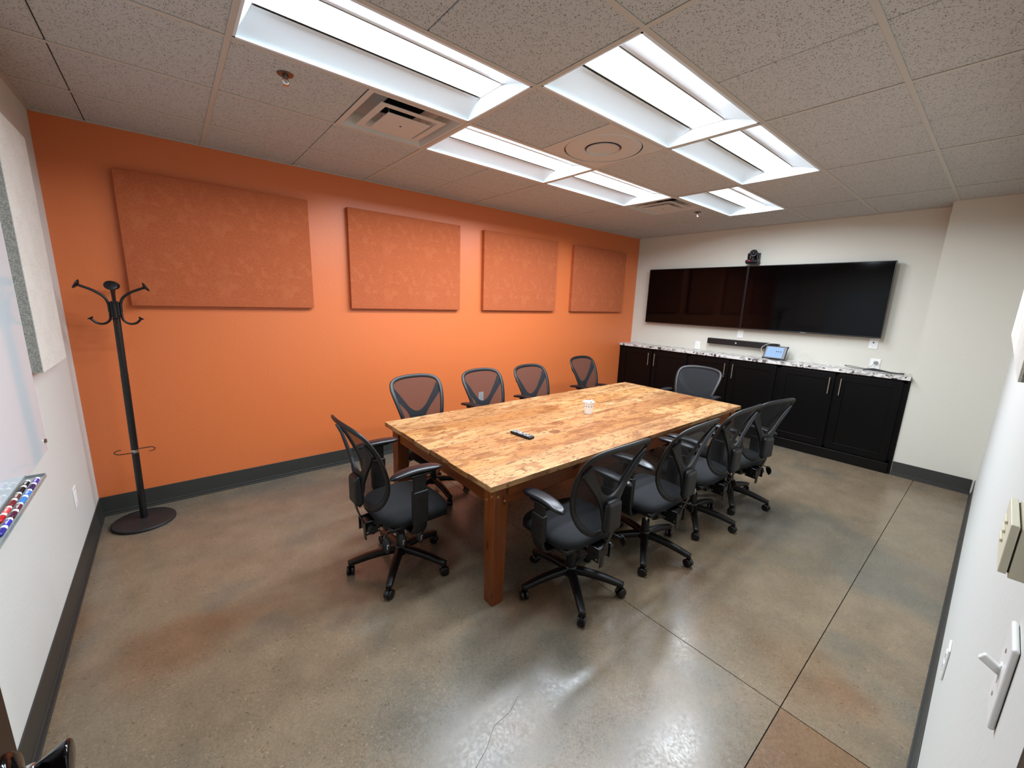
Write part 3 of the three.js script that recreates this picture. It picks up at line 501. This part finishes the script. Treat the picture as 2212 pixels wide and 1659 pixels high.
  // base
  P.hub = merge([new THREE.LatheGeometry([[0.0001, 0.085], [0.034, 0.085], [0.046, 0.098], [0.044, 0.132], [0.036, 0.150], [0.028, 0.155], [0.0001, 0.155]].map((a) => new THREE.Vector2(...a)), 24)]);
  P.baseLeg = sweep(smooth([V(0.02, 0.122, 0), V(0.10, 0.118, 0), V(0.20, 0.103, 0), V(0.27, 0.086, 0), V(0.312, 0.076, 0)], 14), V(0, 1, 0), (f) => 0.054 - 0.018 * f, (f) => 0.046 - 0.014 * f, 12, false, 3.6);
  { const w = (s) => { const g = new THREE.LatheGeometry([[0.0001, -0.008], [0.02, -0.008], [0.027, -0.006], [0.028, 0], [0.027, 0.007], [0.02, 0.009], [0.0001, 0.009]].map((a) => new THREE.Vector2(...a)), 20); return g.rotateX(Math.PI / 2).translate(0, 0.028, s * 0.014); };
    const hood = new THREE.CylinderGeometry(0.03, 0.03, 0.018, 18, 1, false, 0, Math.PI * 1.0).rotateX(Math.PI / 2).translate(0, 0.029, 0);
    P.caster = merge([w(1), w(-1), hood, cyl(0.007, 0.007, 0.03, 0.008, 0.045, 0, 10)]); }
  return P;
})();
function makeChair(label, x, z, fx, fz, phaseDeg, { drop = 0, dropR = drop, fs = 0.05, sleeve = 0.23, lift = 0 } = {}) {
  const P = chairParts, th = Math.atan2(fx, fz);
  const t = thing('office_chair', label, 'chair', [x, 0, z], th, 'black mesh-back office chairs');
  const up = new THREE.Group();   // parts carried by the gas lift keep their own height through lift
  const place = (o) => { o.position.y += lift; return o; };
  const base = mesh('base', P.hub, M.plastic, t); base.rotation.y = -phaseDeg * Math.PI / 180 - th;
  for (let k = 0; k < 5; k++) { const a = k * Math.PI * 2 / 5; const l = mesh('base_leg', P.baseLeg, M.plastic, base); l.rotation.y = a; const c = mesh('caster', P.caster, M.satin, base); c.position.set(0.302 * Math.cos(a), 0, -0.302 * Math.sin(a)); c.rotation.y = a + 0.7 + k * 1.3; }
  mesh('gas_sleeve', merge([cyl(0.028, 0.026, sleeve - 0.15, 0, 0.15, 0)]), M.plastic, t);
  mesh('piston', cyl(0.0135, 0.0135, 0.30 + lift - sleeve, 0, sleeve, 0, 20), M.chrome, t);
  const mech = place(mesh('seat_mechanism', P.mech, M.plastic, t));
  mesh('tilt_bracket', P.bracket, M.satin, mech); mesh('tension_knob', P.knob, M.plastic, mech); mesh('bolt', P.bolts, M.steel, mech);
  for (const [z0, z1, x1] of [[-0.08, -0.19, -0.225], [-0.03, -0.10, -0.235], [0.03, 0.005, -0.25]]) { const lv = mesh('lever', P.lever(z0, z1, x1), M.plastic, mech); lv.position.y = 0.022; const lm = mesh('lever_mark', P.leverMark(z1, x1), M.markGrey, mech); lm.position.y = 0.022; }
  const seat = place(mesh('seat', P.seat, M.fabric, t)); mesh('seat_shell', P.shell, M.plastic, seat);
  for (const [s, d] of [[-1, dropR], [1, drop]]) { const a = place(mesh('armrest', P.arm(s, d, fs), M.plastic, t)); mesh('arm_pad', P.pad(s, d, fs), M.pad, a); }
  const fr = place(mesh('back_frame', P.frame, M.plasticGrey, t)); mesh('back_mesh', P.mesh, M.mesh, fr);
  const su = place(mesh('back_support', P.support, M.plasticGrey, t)); mesh('lumbar_cover', P.lumbar, M.plasticGrey, su);
  place(mesh('back_bar', P.bar, M.satin, t));
  return t;
}
makeChair('black mesh office chair at the near head of the table, facing the televisions', -0.548, 0.707, 1, -0.02, 55, { sleeve: 0.285, drop: -0.018 });
makeChair('black mesh office chair on the near side, closest to the near table leg', 0.170, 1.508, 0.03, -1, 53, { drop: 0.06, sleeve: 0.285, lift: -0.006 });
makeChair('black mesh office chair on the near side, second from the near table leg', 0.877, 1.562, 0.0, -1, 4, { drop: -0.008 });
makeChair('black mesh office chair on the near side, third from the near table leg', 1.552, 1.568, 0.02, -1, 3, { drop: -0.008 });
makeChair('black mesh office chair on the near side, closest to the black cabinets', 2.18, 1.59, 0.2, -1, 8, { lift: -0.02, drop: 0.07 });
makeChair('black mesh office chair by the orange wall, closest to the coat rack', 0.115, -0.075, 0.06, 1, 20, { lift: -0.016, drop: 0.09, fs: -0.01 });
makeChair('black mesh office chair in front of the orange wall outlet', 0.85, -0.085, 0.08, 1, 50, { lift: -0.022, drop: 0.09, dropR: 0, fs: -0.01 });
makeChair('black mesh office chair by the orange wall, third from the coat rack', 1.51, -0.085, 0.09, 1, 10, { lift: -0.028, drop: 0.09, dropR: 0, fs: -0.01 });
makeChair('black mesh office chair by the orange wall, closest to the cabinets', 2.56, -0.235, 0.09, 1, 54, { drop: 0.09, dropR: 0.045, fs: -0.01, lift: -0.018 });
makeChair('black mesh office chair at the far table end in front of the cabinets', 2.83, 0.775, -1, 0.05, 30, { fs: 0, lift: -0.008 });

// ---------------------------------------------------------------- cabinets and counter
{
  const xf = 4.237, top = 1.022;
  const zs = [-1.112, 0.053, 1.217, 2.381];
  const names = ['black two-door base cabinet next to the orange wall', 'black two-door base cabinet in the middle, behind the far chair', 'black two-door base cabinet at the right end beside the grey wall step'];
  for (let i = 0; i < 3; i++) {
    const a = zs[i] + 0.0004, b = zs[i + 1] - 0.0004, t = thing('base_cabinet', names[i], 'cabinet', [0, 0, 0], 0, 'black base cabinets');
    mesh('carcass', box(xf + 0.022, X1 - 0.004, 0.004, top, a, b), M.cabinet, t);
    const st = 0.035, mid = (a + b) / 2;
    mesh('face_frame', [rbox(xf + 0.004, xf + 0.0225, 0.115, top, a, a + st, 0.001, 1), rbox(xf + 0.004, xf + 0.0225, 0.115, top, b - st, b, 0.001, 1), rbox(xf + 0.004, xf + 0.0225, 0.115, top, mid - st / 2, mid + st / 2, 0.001, 1), rbox(xf + 0.004, xf + 0.0225, top - st, top, a, b, 0.001, 1), rbox(xf + 0.004, xf + 0.0225, 0.115, 0.115 + st, a, b, 0.001, 1)], M.cabinet, t);
    mesh('toe_board', rbox(xf - 0.014, xf + 0.0225, 0.002, 0.115, a, b, 0.003, 2), M.cabinetEdge, t);
    for (const s of [-1, 1]) {
      const d0 = s < 0 ? a + 0.024 : mid + 0.012, d1 = s < 0 ? mid - 0.012 : b - 0.024, y0 = 0.132, y1 = top - 0.024, rl = 0.072, x0 = xf - 0.016, x1 = xf + 0.004;
      const d = mesh('door', [rbox(x0, x1, y0, y1, d0, d0 + rl, 0.0025, 2), rbox(x0, x1, y0, y1, d1 - rl, d1, 0.0025, 2), rbox(x0, x1, y1 - rl, y1, d0 + rl - 0.001, d1 - rl + 0.001, 0.0025, 2), rbox(x0, x1, y0, y0 + rl, d0 + rl - 0.001, d1 - rl + 0.001, 0.0025, 2), box(x0 + 0.010, x1 - 0.002, y0 + rl - 0.004, y1 - rl + 0.004, d0 + rl - 0.004, d1 - rl + 0.004)], M.cabinet, t);
      const hz = s < 0 ? mid - 0.052 : mid + 0.052;
      mesh('handle', [cyl(0.006, 0.006, 0.19, x0 - 0.03, 0.765, hz, 14), ...[0.797, 0.925].map((y) => cyl(0.0045, 0.0045, 0.031, 0, 0, 0, 10).rotateZ(Math.PI / 2).translate(x0 + 0.0005, y, hz))], M.steel, d);
    }
  }
  for (const [a, b, label] of [[Z0 + 0.001, zs[0], 'narrow black filler strip between cabinet and orange wall'], [zs[3], ZP - 0.002, 'narrow black filler strip at the right end of the cabinets']]) tag(mesh('cabinet_filler', rbox(xf + 0.004, xf + 0.022, 0.002, top, a + 0.0005, b - 0.0005, 0.001, 1), M.cabinet), label, 'filler strip');
  let g = metreUV(rbox(xf - 0.032, X1 - 0.002, top + 0.0005, 1.062, Z0 + 0.002, ZP - 0.003, 0.004, 2), 1);
  const p = g.attributes.position, n = g.attributes.normal, uv = g.attributes.uv;
  for (let i = 0; i < p.count; i++) uv.setXY(i, p.getZ(i) / 3.6, (Math.abs(n.getX(i)) > 0.6 ? p.getY(i) + 0.7 : p.getX(i)) / 0.45);
  tag(mesh('countertop', g, M.granite), 'white and black speckled granite countertop on the cabinets', 'countertop');
}

// ---------------------------------------------------------------- televisions
const TVX = X1 - 0.095;
for (const [z0, z1, label, logo] of [[-0.852, 0.607, 'black wall television on the left, next to the orange wall', false], [0.612, 2.072, 'black wall television on the right, above the tablet', true]]) {
  const t = thing('television', label, 'television', [0, 0, 0], 0, 'wall televisions'), y0 = 1.418, y1 = 2.243, b = 0.009;
  mesh('bezel', [rbox(TVX, TVX + 0.035, y1 - b, y1, z0, z1, 0.002, 1), rbox(TVX, TVX + 0.035, y0, y0 + 0.014, z0, z1, 0.002, 1), rbox(TVX, TVX + 0.035, y0 + 0.014, y1 - b, z0, z0 + b, 0.002, 1), rbox(TVX, TVX + 0.035, y0 + 0.014, y1 - b, z1 - b, z1, 0.002, 1)], M.bezel, t);
  mesh('screen', box(TVX + 0.003, TVX + 0.012, y0 + 0.014, y1 - b, z0 + b, z1 - b), M.screen, t);
  for (const z of [z0 + 0.0005, z1 - 0.0025]) mesh('edge_trim', box(TVX - 0.0008, TVX + 0.001, y0 + 0.002, y1 - 0.002, z, z + 0.002), M.bezelEdge, t);
  mesh('back_cover', rbox(TVX + 0.012, TVX + 0.058, y0 + 0.05, y1 - 0.05, z0 + 0.06, z1 - 0.06, 0.012, 2), M.plastic, t);
  mesh('wall_mount', [box(TVX + 0.058, X1 - 0.002, 1.66, 2.0, (z0 + z1) / 2 - 0.22, (z0 + z1) / 2 + 0.22)], M.blackMetal, t);
  if (logo) mesh('logo', [0, 1, 2, 3, 4, 5, 6].map((i) => box(TVX - 0.0012, TVX - 0.0002, y0 + 0.004, y0 + 0.010, (z0 + z1) / 2 - 0.028 + i * 0.008, (z0 + z1) / 2 - 0.0235 + i * 0.008)), M.markGrey, t);
}

// ---------------------------------------------------------------- sound bar
{
  const t = thing('sound_bar', 'long black sound bar mounted on the wall under the televisions', 'sound bar');
  const y0 = 1.178, y1 = 1.256, sh = new THREE.Shape(), x0 = X1 - 0.085, x1 = X1 - 0.008, r = 0.035, a = 0.19, b = 1.09;
  sh.moveTo(x1, a); sh.lineTo(x1, b); sh.lineTo(x0 + r, b); sh.quadraticCurveTo(x0, b, x0, b - r * 1.6); sh.lineTo(x0, a + 0.012); sh.quadraticCurveTo(x0, a, x0 + 0.012, a); sh.closePath();
  mesh('body', new THREE.ExtrudeGeometry(sh, { depth: y1 - y0 - 0.008, bevelEnabled: true, bevelSize: 0.003, bevelThickness: 0.004, bevelSegments: 2 }).rotateX(Math.PI / 2).translate(0, y1 - 0.004, 0), M.plastic, t);
  mesh('badge', cyl(0.011, 0.011, 0.003, 0, 0, 0, 20).rotateZ(Math.PI / 2).translate(x0 - 0.002, 1.217, 0.585), M.markGrey, t);
  mesh('wall_bracket', [box(X1 - 0.012, X1 - 0.001, 1.19, 1.24, 0.35, 0.42), box(X1 - 0.012, X1 - 0.001, 1.19, 1.24, 0.86, 0.93)], M.blackMetal, t);
}
// ---------------------------------------------------------------- conference camera on a wall shelf
{
  const t = thing('conference_camera', 'black swivel conference camera on a wall bracket above the televisions', 'camera', [X1, 2.285, 0.645]);
  mesh('wall_bracket', [rbox(-0.008, -0.001, -0.015, 0.125, -0.06, 0.06, 0.003, 2), rbox(-0.15, -0.004, -0.016, -0.010, -0.065, 0.065, 0.003, 2), rbox(-0.09, -0.006, -0.012, 0.11, 0.058, 0.062, 0.002, 1)], M.blackMetal, t);
  const b = mesh('base', (() => { const g = new RoundedBoxGeometry(0.125, 0.042, 0.15, 5, 0.02); return g.translate(-0.085, 0.013, 0); })(), M.plasticGrey, t);
  mesh('status_light', rbox(-0.149, -0.1465, 0.018, 0.024, -0.032, -0.008, 0.001, 1), new THREE.MeshStandardMaterial({ color: 0x551015, emissive: 0xff2030, emissiveIntensity: 1.6 }), b);
  const yk = mesh('yoke', [cyl(0.04, 0.034, 0.02, -0.085, 0.034, 0, 28), rbox(-0.11, -0.06, 0.04, 0.12, -0.062, -0.05, 0.005, 2), rbox(-0.11, -0.06, 0.04, 0.12, 0.05, 0.062, 0.005, 2)], M.plastic, t);
  const hd = new THREE.LatheGeometry([[0.0001, -0.05], [0.030, -0.048], [0.044, -0.032], [0.047, 0.0], [0.045, 0.045], [0.041, 0.052], [0.034, 0.052], [0.032, 0.046], [0.0001, 0.046]].map((a) => new THREE.Vector2(...a)), 32).rotateZ(Math.PI / 2);
  const h = mesh('head', hd.rotateZ(0.12).rotateY(0.28).translate(-0.082, 0.118, 0), M.plastic, t);
  mesh('lens', new THREE.SphereGeometry(0.020, 20, 14).scale(0.5, 1, 1).rotateZ(0.12).rotateY(0.28).translate(-0.125, 0.112, 0.012), M.blackGloss, h);
  mesh('lens_ring', new THREE.TorusGeometry(0.024, 0.003, 8, 28).rotateY(Math.PI / 2).rotateZ(0.12).rotateY(0.28).translate(-0.127, 0.112, 0.0125), M.plasticGrey, h);
}
// ---------------------------------------------------------------- tablet and cords on the counter
const CT = 1.062;
{
  const t = thing('tablet', 'tablet in a dark rugged case with lit blue screen on the counter', 'tablet', [4.325, CT + 0.008, 1.10], -Math.PI / 2 - 0.05);
  const cv = document.createElement('canvas'); cv.width = 512; cv.height = 340; const c = cv.getContext('2d');
  c.fillStyle = '#a9cdf8'; c.fillRect(0, 0, 512, 340); c.fillStyle = '#8fb4e6'; c.fillRect(120, 168, 70, 8); c.fillRect(132, 184, 46, 6);
  c.fillStyle = '#4d6a98'; for (let i = 0; i < 3; i++) { c.beginPath(); c.arc(312 + i * 66, 140, 20, 0, 7); c.fill(); } c.fillStyle = '#6b8cbc'; for (let i = 0; i < 3; i++) { c.beginPath(); c.arc(298 + i * 70, 205, 9, 0, 7); c.fill(); c.fillRect(284 + i * 70, 222, 28, 5); }
  const tx = new THREE.CanvasTexture(cv); tx.colorSpace = THREE.SRGBColorSpace;
  const tilt = (g) => g.rotateX(-0.42).translate(0, 0.0, -0.01);   // +z faces the room after the turn
  const cs = mesh('case', tilt(rbox(-0.128, 0.128, 0.004, 0.178, -0.014, 0.004, 0.008, 3)), M.plasticGrey, t);
  mesh('bumper', ['a'].flatMap(() => [[-0.132, -0.116, 0, 0.022], [0.116, 0.132, 0, 0.022], [-0.132, -0.116, 0.160, 0.182], [0.116, 0.132, 0.160, 0.182]]).map(([a, b, y0, y1]) => tilt(rbox(a, b, y0, y1, -0.016, 0.007, 0.005, 2))), M.plastic, cs);
  mesh('border', tilt(rbox(-0.119, 0.119, 0.014, 0.168, 0.002, 0.0052, 0.002, 2)), std(0x6f7274, 0.5), cs);
  const sc = new THREE.PlaneGeometry(0.190, 0.136).translate(-0.006, 0.091, 0.0056); mesh('screen', tilt(sc), new THREE.MeshStandardMaterial({ color: 0x111418, roughness: 0.1, emissive: 0xffffff, emissiveMap: tx, emissiveIntensity: 1.0 }), t);
  mesh('stand', merge([rbox(-0.05, 0.05, -0.0075, -0.002, -0.125, -0.02, 0.002, 1), rbox(-0.05, 0.05, 0.0, 0.12, 0, 0.004, 0.002, 1).rotateX(0.42).translate(0, 0.004, -0.115)]), M.plastic, t);
}
const cord = (name, label, pts, r, m) => tag(mesh(name, tube(pts, r, 90, 8), m), label, 'cord');
cord('charging_cord', 'white charging cord looping from the tablet up behind the sound bar', [V(4.34, 1.145, 0.963), V(4.345, 1.19, 0.945), V(4.37, 1.235, 0.975), V(4.385, 1.262, 1.04), V(4.40, 1.262, 1.12), V(4.42, 1.235, 1.20), V(4.44, 1.17, 1.27), V(4.45, 1.09, 1.33), V(4.44, 1.069, 1.39)], 0.0022, M.cordW);
cord('loose_cord', 'thin white cord looped upright on the counter right of the tablet', [V(4.40, 1.068, 1.24), V(4.42, 1.069, 1.34), V(4.43, 1.075, 1.43), V(4.44, 1.13, 1.47), V(4.455, 1.185, 1.43), V(4.45, 1.19, 1.37), V(4.44, 1.14, 1.33), V(4.44, 1.085, 1.36), V(4.43, 1.075, 1.42), V(4.42, 1.11, 1.45), V(4.44, 1.15, 1.46), V(4.455, 1.10, 1.50), V(4.46, 1.070, 1.52), V(4.45, 1.069, 1.66), V(4.47, 1.069, 1.85), V(4.48, 1.07, 1.96), V(4.49, 1.105, 2.03), V(4.512, 1.13, 2.055)], 0.0021, M.cordW);
{
  const pts = [V(4.40, 1.067, 2.16)]; const strands = [];
  for (let k = 0; k < 5; k++) { const o = (k - 2) * 0.009; strands.push(tube([V(4.39 + o, 1.068, 1.99), V(4.385 + o * 1.6, 1.07 + 0.004 * k, 2.06), V(4.375 + o, 1.068 + 0.003 * k, 2.15), V(4.36 + o * 1.5, 1.068, 2.24), V(4.355 + o * 0.6, 1.067 + 0.002 * k, 2.33)], 0.003, 40, 8)); }
  strands.push(tube([V(4.39, 1.07, 2.03), V(4.37, 1.075, 1.95), V(4.36, 1.082, 1.86), V(4.39, 1.09, 1.82), V(4.43, 1.088, 1.86), V(4.42, 1.08, 1.95), V(4.40, 1.074, 2.03)], 0.003, 60, 8));
  tag(mesh('cable_bundle', strands, M.cordB), 'black cable tied in a bundle at the right end of the counter', 'cord');
}
{
  const t = thing('plug_adapter', 'grey plug in the outlet above the right counter end', 'plug', [X1 - 0.0095, 1.148, 2.062], -Math.PI / 2);
  mesh('plug_body', rbox(-0.016, 0.016, -0.014, 0.014, 0.0005, 0.03, 0.006, 3), std(0x9a9894, 0.4), t);
  mesh('plug_lead', tube([V(0, 0, 0.028), V(-0.006, -0.012, 0.045), V(-0.03, -0.05, 0.05), V(-0.06, -0.076, 0.055)], 0.0025, 20, 8), std(0x8a8884, 0.4), t);
}

// ---------------------------------------------------------------- cup and remote on the table
{
  const t = thing('paper_cup', 'small white cup with black printed motif holding white pens on the table', 'cup', [1.196, 0.7505, 0.728]);
  const cv = document.createElement('canvas'); cv.width = 1024; cv.height = 256; const c = cv.getContext('2d');
  c.fillStyle = '#f1efe9'; c.fillRect(0, 0, 1024, 256); c.fillStyle = '#c9a9a4'; c.fillRect(0, 40, 1024, 9);
  for (let i = 0; i < 12; i++) { c.save(); c.translate(42 + i * 85.3, 92); c.rotate([0.3, -0.5, 0.9][i % 3]); c.fillStyle = ['#2b3128', '#3d4238', '#23241f'][i % 3]; c.beginPath(); c.ellipse(-9, 0, 17, 8, 0.5, 0, 7); c.fill(); c.beginPath(); c.ellipse(11, -4, 15, 7, -0.7, 0, 7); c.fill(); c.beginPath(); c.ellipse(3, 13, 5, 9, 0, 0, 7); c.fill(); c.restore(); }
  const tx = new THREE.CanvasTexture(cv); tx.colorSpace = THREE.SRGBColorSpace;
  const L = (p) => new THREE.LatheGeometry(p.map((a) => new THREE.Vector2(...a)), 48);
  const g = L([[0.033, 0.002], [0.048, 0.104]]); mesh('wall', g, std(0xffffff, 0.4, { map: tx, side: THREE.DoubleSide }), t);
  mesh('bottom', L([[0.0001, 0.0], [0.032, 0.0], [0.0335, 0.003], [0.0001, 0.005]]), M.whiteP, t);
  mesh('rim', new THREE.TorusGeometry(0.0485, 0.0022, 8, 48).rotateX(Math.PI / 2).translate(0, 0.104, 0), M.whiteP, t);
}
[[-0.028, 0.012, -0.30, 'short white pen leaning left in the cup', 0xf3f1ea], [0.022, 0.018, 0.22, 'short white pen leaning toward the far side of the cup', 0xf3f1ea], [0.030, -0.016, 0.42, 'short white pen leaning right in the cup', 0xf3f1ea]].forEach(([dx, dz, lean, label, col], i) => {
  const t = thing('pen', label, 'pen', [1.196 + dx * 0.45, 0.757, 0.728 + dz * 0.45], 0, 'pens in the cup'); t.rotation.z = -lean * 0.75;
  mesh('barrel', merge([cyl(0.005, 0.006, 0.105, 0, 0, 0, 14), cyl(0.006, 0.002, 0.012, 0, 0.105, 0, 14)]), std(col, 0.4), t);
  mesh('band', cyl(0.0062, 0.0062, 0.016, 0, 0.078, 0, 14), M.plastic, t);
});
{
  const t = thing('remote_control', 'black remote control with pale buttons lying on the table', 'remote', [0.314, 0.7505, 0.862], 0.10);
  mesh('body', rbox(-0.027, 0.027, 0, 0.019, -0.096, 0.096, 0.007, 4), M.plastic, t);
  const bw = std(0xc9c9c6, 0.5), bg = std(0x6e7072, 0.5);
  for (let r = 0; r < 11; r++) for (let k = -1; k <= 1; k++) { if ((r === 4 || r === 5) && k === 0) continue; mesh('button', rbox(k * 0.0155 - 0.0052, k * 0.0155 + 0.0052, 0.0186, 0.0208, -0.084 + r * 0.0155 - 0.0038, -0.084 + r * 0.0155 + 0.0038, 0.0012, 1), (r * 3 + k) % 4 === 0 ? bg : bw, t); }
  mesh('navigation_button', cyl(0.009, 0.009, 0.0024, 0, 0.0186, -0.014, 20), bw, t);
}

// ---------------------------------------------------------------- coat rack
{
  const t = thing('coat_rack', 'tall black metal coat rack with round base in the corner', 'coat rack', [-1.832, 0, -0.885], 0.03); t.rotation.z = -0.016;
  mesh('base', new THREE.LatheGeometry([[0.0001, 0.0], [0.178, 0.0], [0.182, 0.004], [0.182, 0.016], [0.176, 0.023], [0.12, 0.026], [0.117, 0.029], [0.06, 0.030], [0.03, 0.034], [0.022, 0.036], [0.0001, 0.036]].map((a) => new THREE.Vector2(...a)), 64), std(0x1f1f20, 0.5), t);
  mesh('pole', [cyl(0.0205, 0.0205, 1.07, 0, 0.03, 0), cyl(0.0195, 0.0195, 0.42, 0, 1.104, 0)], M.blackMetal, t);
  mesh('pole_joint', cyl(0.0212, 0.0212, 0.006, 0, 1.099, 0), M.plasticGrey, t);
  mesh('collar', [rbox(-0.022, 0.022, 1.50, 1.60, -0.022, 0.022, 0.006, 2)], M.blackMetal, t);
  const lath = (p) => new THREE.LatheGeometry(p.map((a) => new THREE.Vector2(...a)), 28);
  for (let k = 0; k < 4; k++) {
    const a = k * Math.PI / 2, arm = mesh('hook_arm', [
      tube([V(0.028, 1.53, 0), V(0.030, 1.585, 0), V(0.045, 1.625, 0), V(0.09, 1.664, 0), V(0.143, 1.690, 0), V(0.16, 1.698, 0)], 0.0085, 32, 10),
      tube([V(0.028, 1.59, 0), V(0.027, 1.52, 0), V(0.034, 1.475, 0), V(0.062, 1.452, 0), V(0.095, 1.456, 0), V(0.116, 1.478, 0), V(0.120, 1.484, 0)], 0.0075, 32, 10)], M.blackMetal, t);
    arm.rotation.y = a;
    mesh('end_disc', lath([[0.0001, -0.006], [0.012, -0.005], [0.030, 0.004], [0.033, 0.009], [0.028, 0.013], [0.0001, 0.015]]).rotateZ(-1.05).translate(0.160, 1.698, 0), M.blackMetal, arm);
    mesh('hook_tip', lath([[0.0001, -0.004], [0.007, -0.004], [0.017, 0.006], [0.015, 0.009], [0.0001, 0.010]]).rotateZ(-0.55).translate(0.120, 1.485, 0), M.blackMetal, arm);
  }
  mesh('umbrella_hook', tube([V(-0.005, 0.545, 0.021), V(-0.06, 0.545, 0.024), V(-0.09, 0.547, 0.022), V(-0.108, 0.55, -0.01), V(-0.098, 0.552, -0.05), V(-0.075, 0.553, -0.06)], 0.0032, 40, 8), M.blackMetal, t);
  mesh('umbrella_hook', tube([V(0.005, 0.556, -0.021), V(0.06, 0.557, -0.026), V(0.09, 0.557, -0.022), V(0.108, 0.555, 0.01), V(0.098, 0.553, 0.05), V(0.075, 0.552, 0.06)], 0.0032, 40, 8), M.blackMetal, t);
  mesh('hook_clamp', [cyl(0.0225, 0.0225, 0.022, 0, 0.54, 0)], M.steel, t);
}

renderer.render(scene, camera);
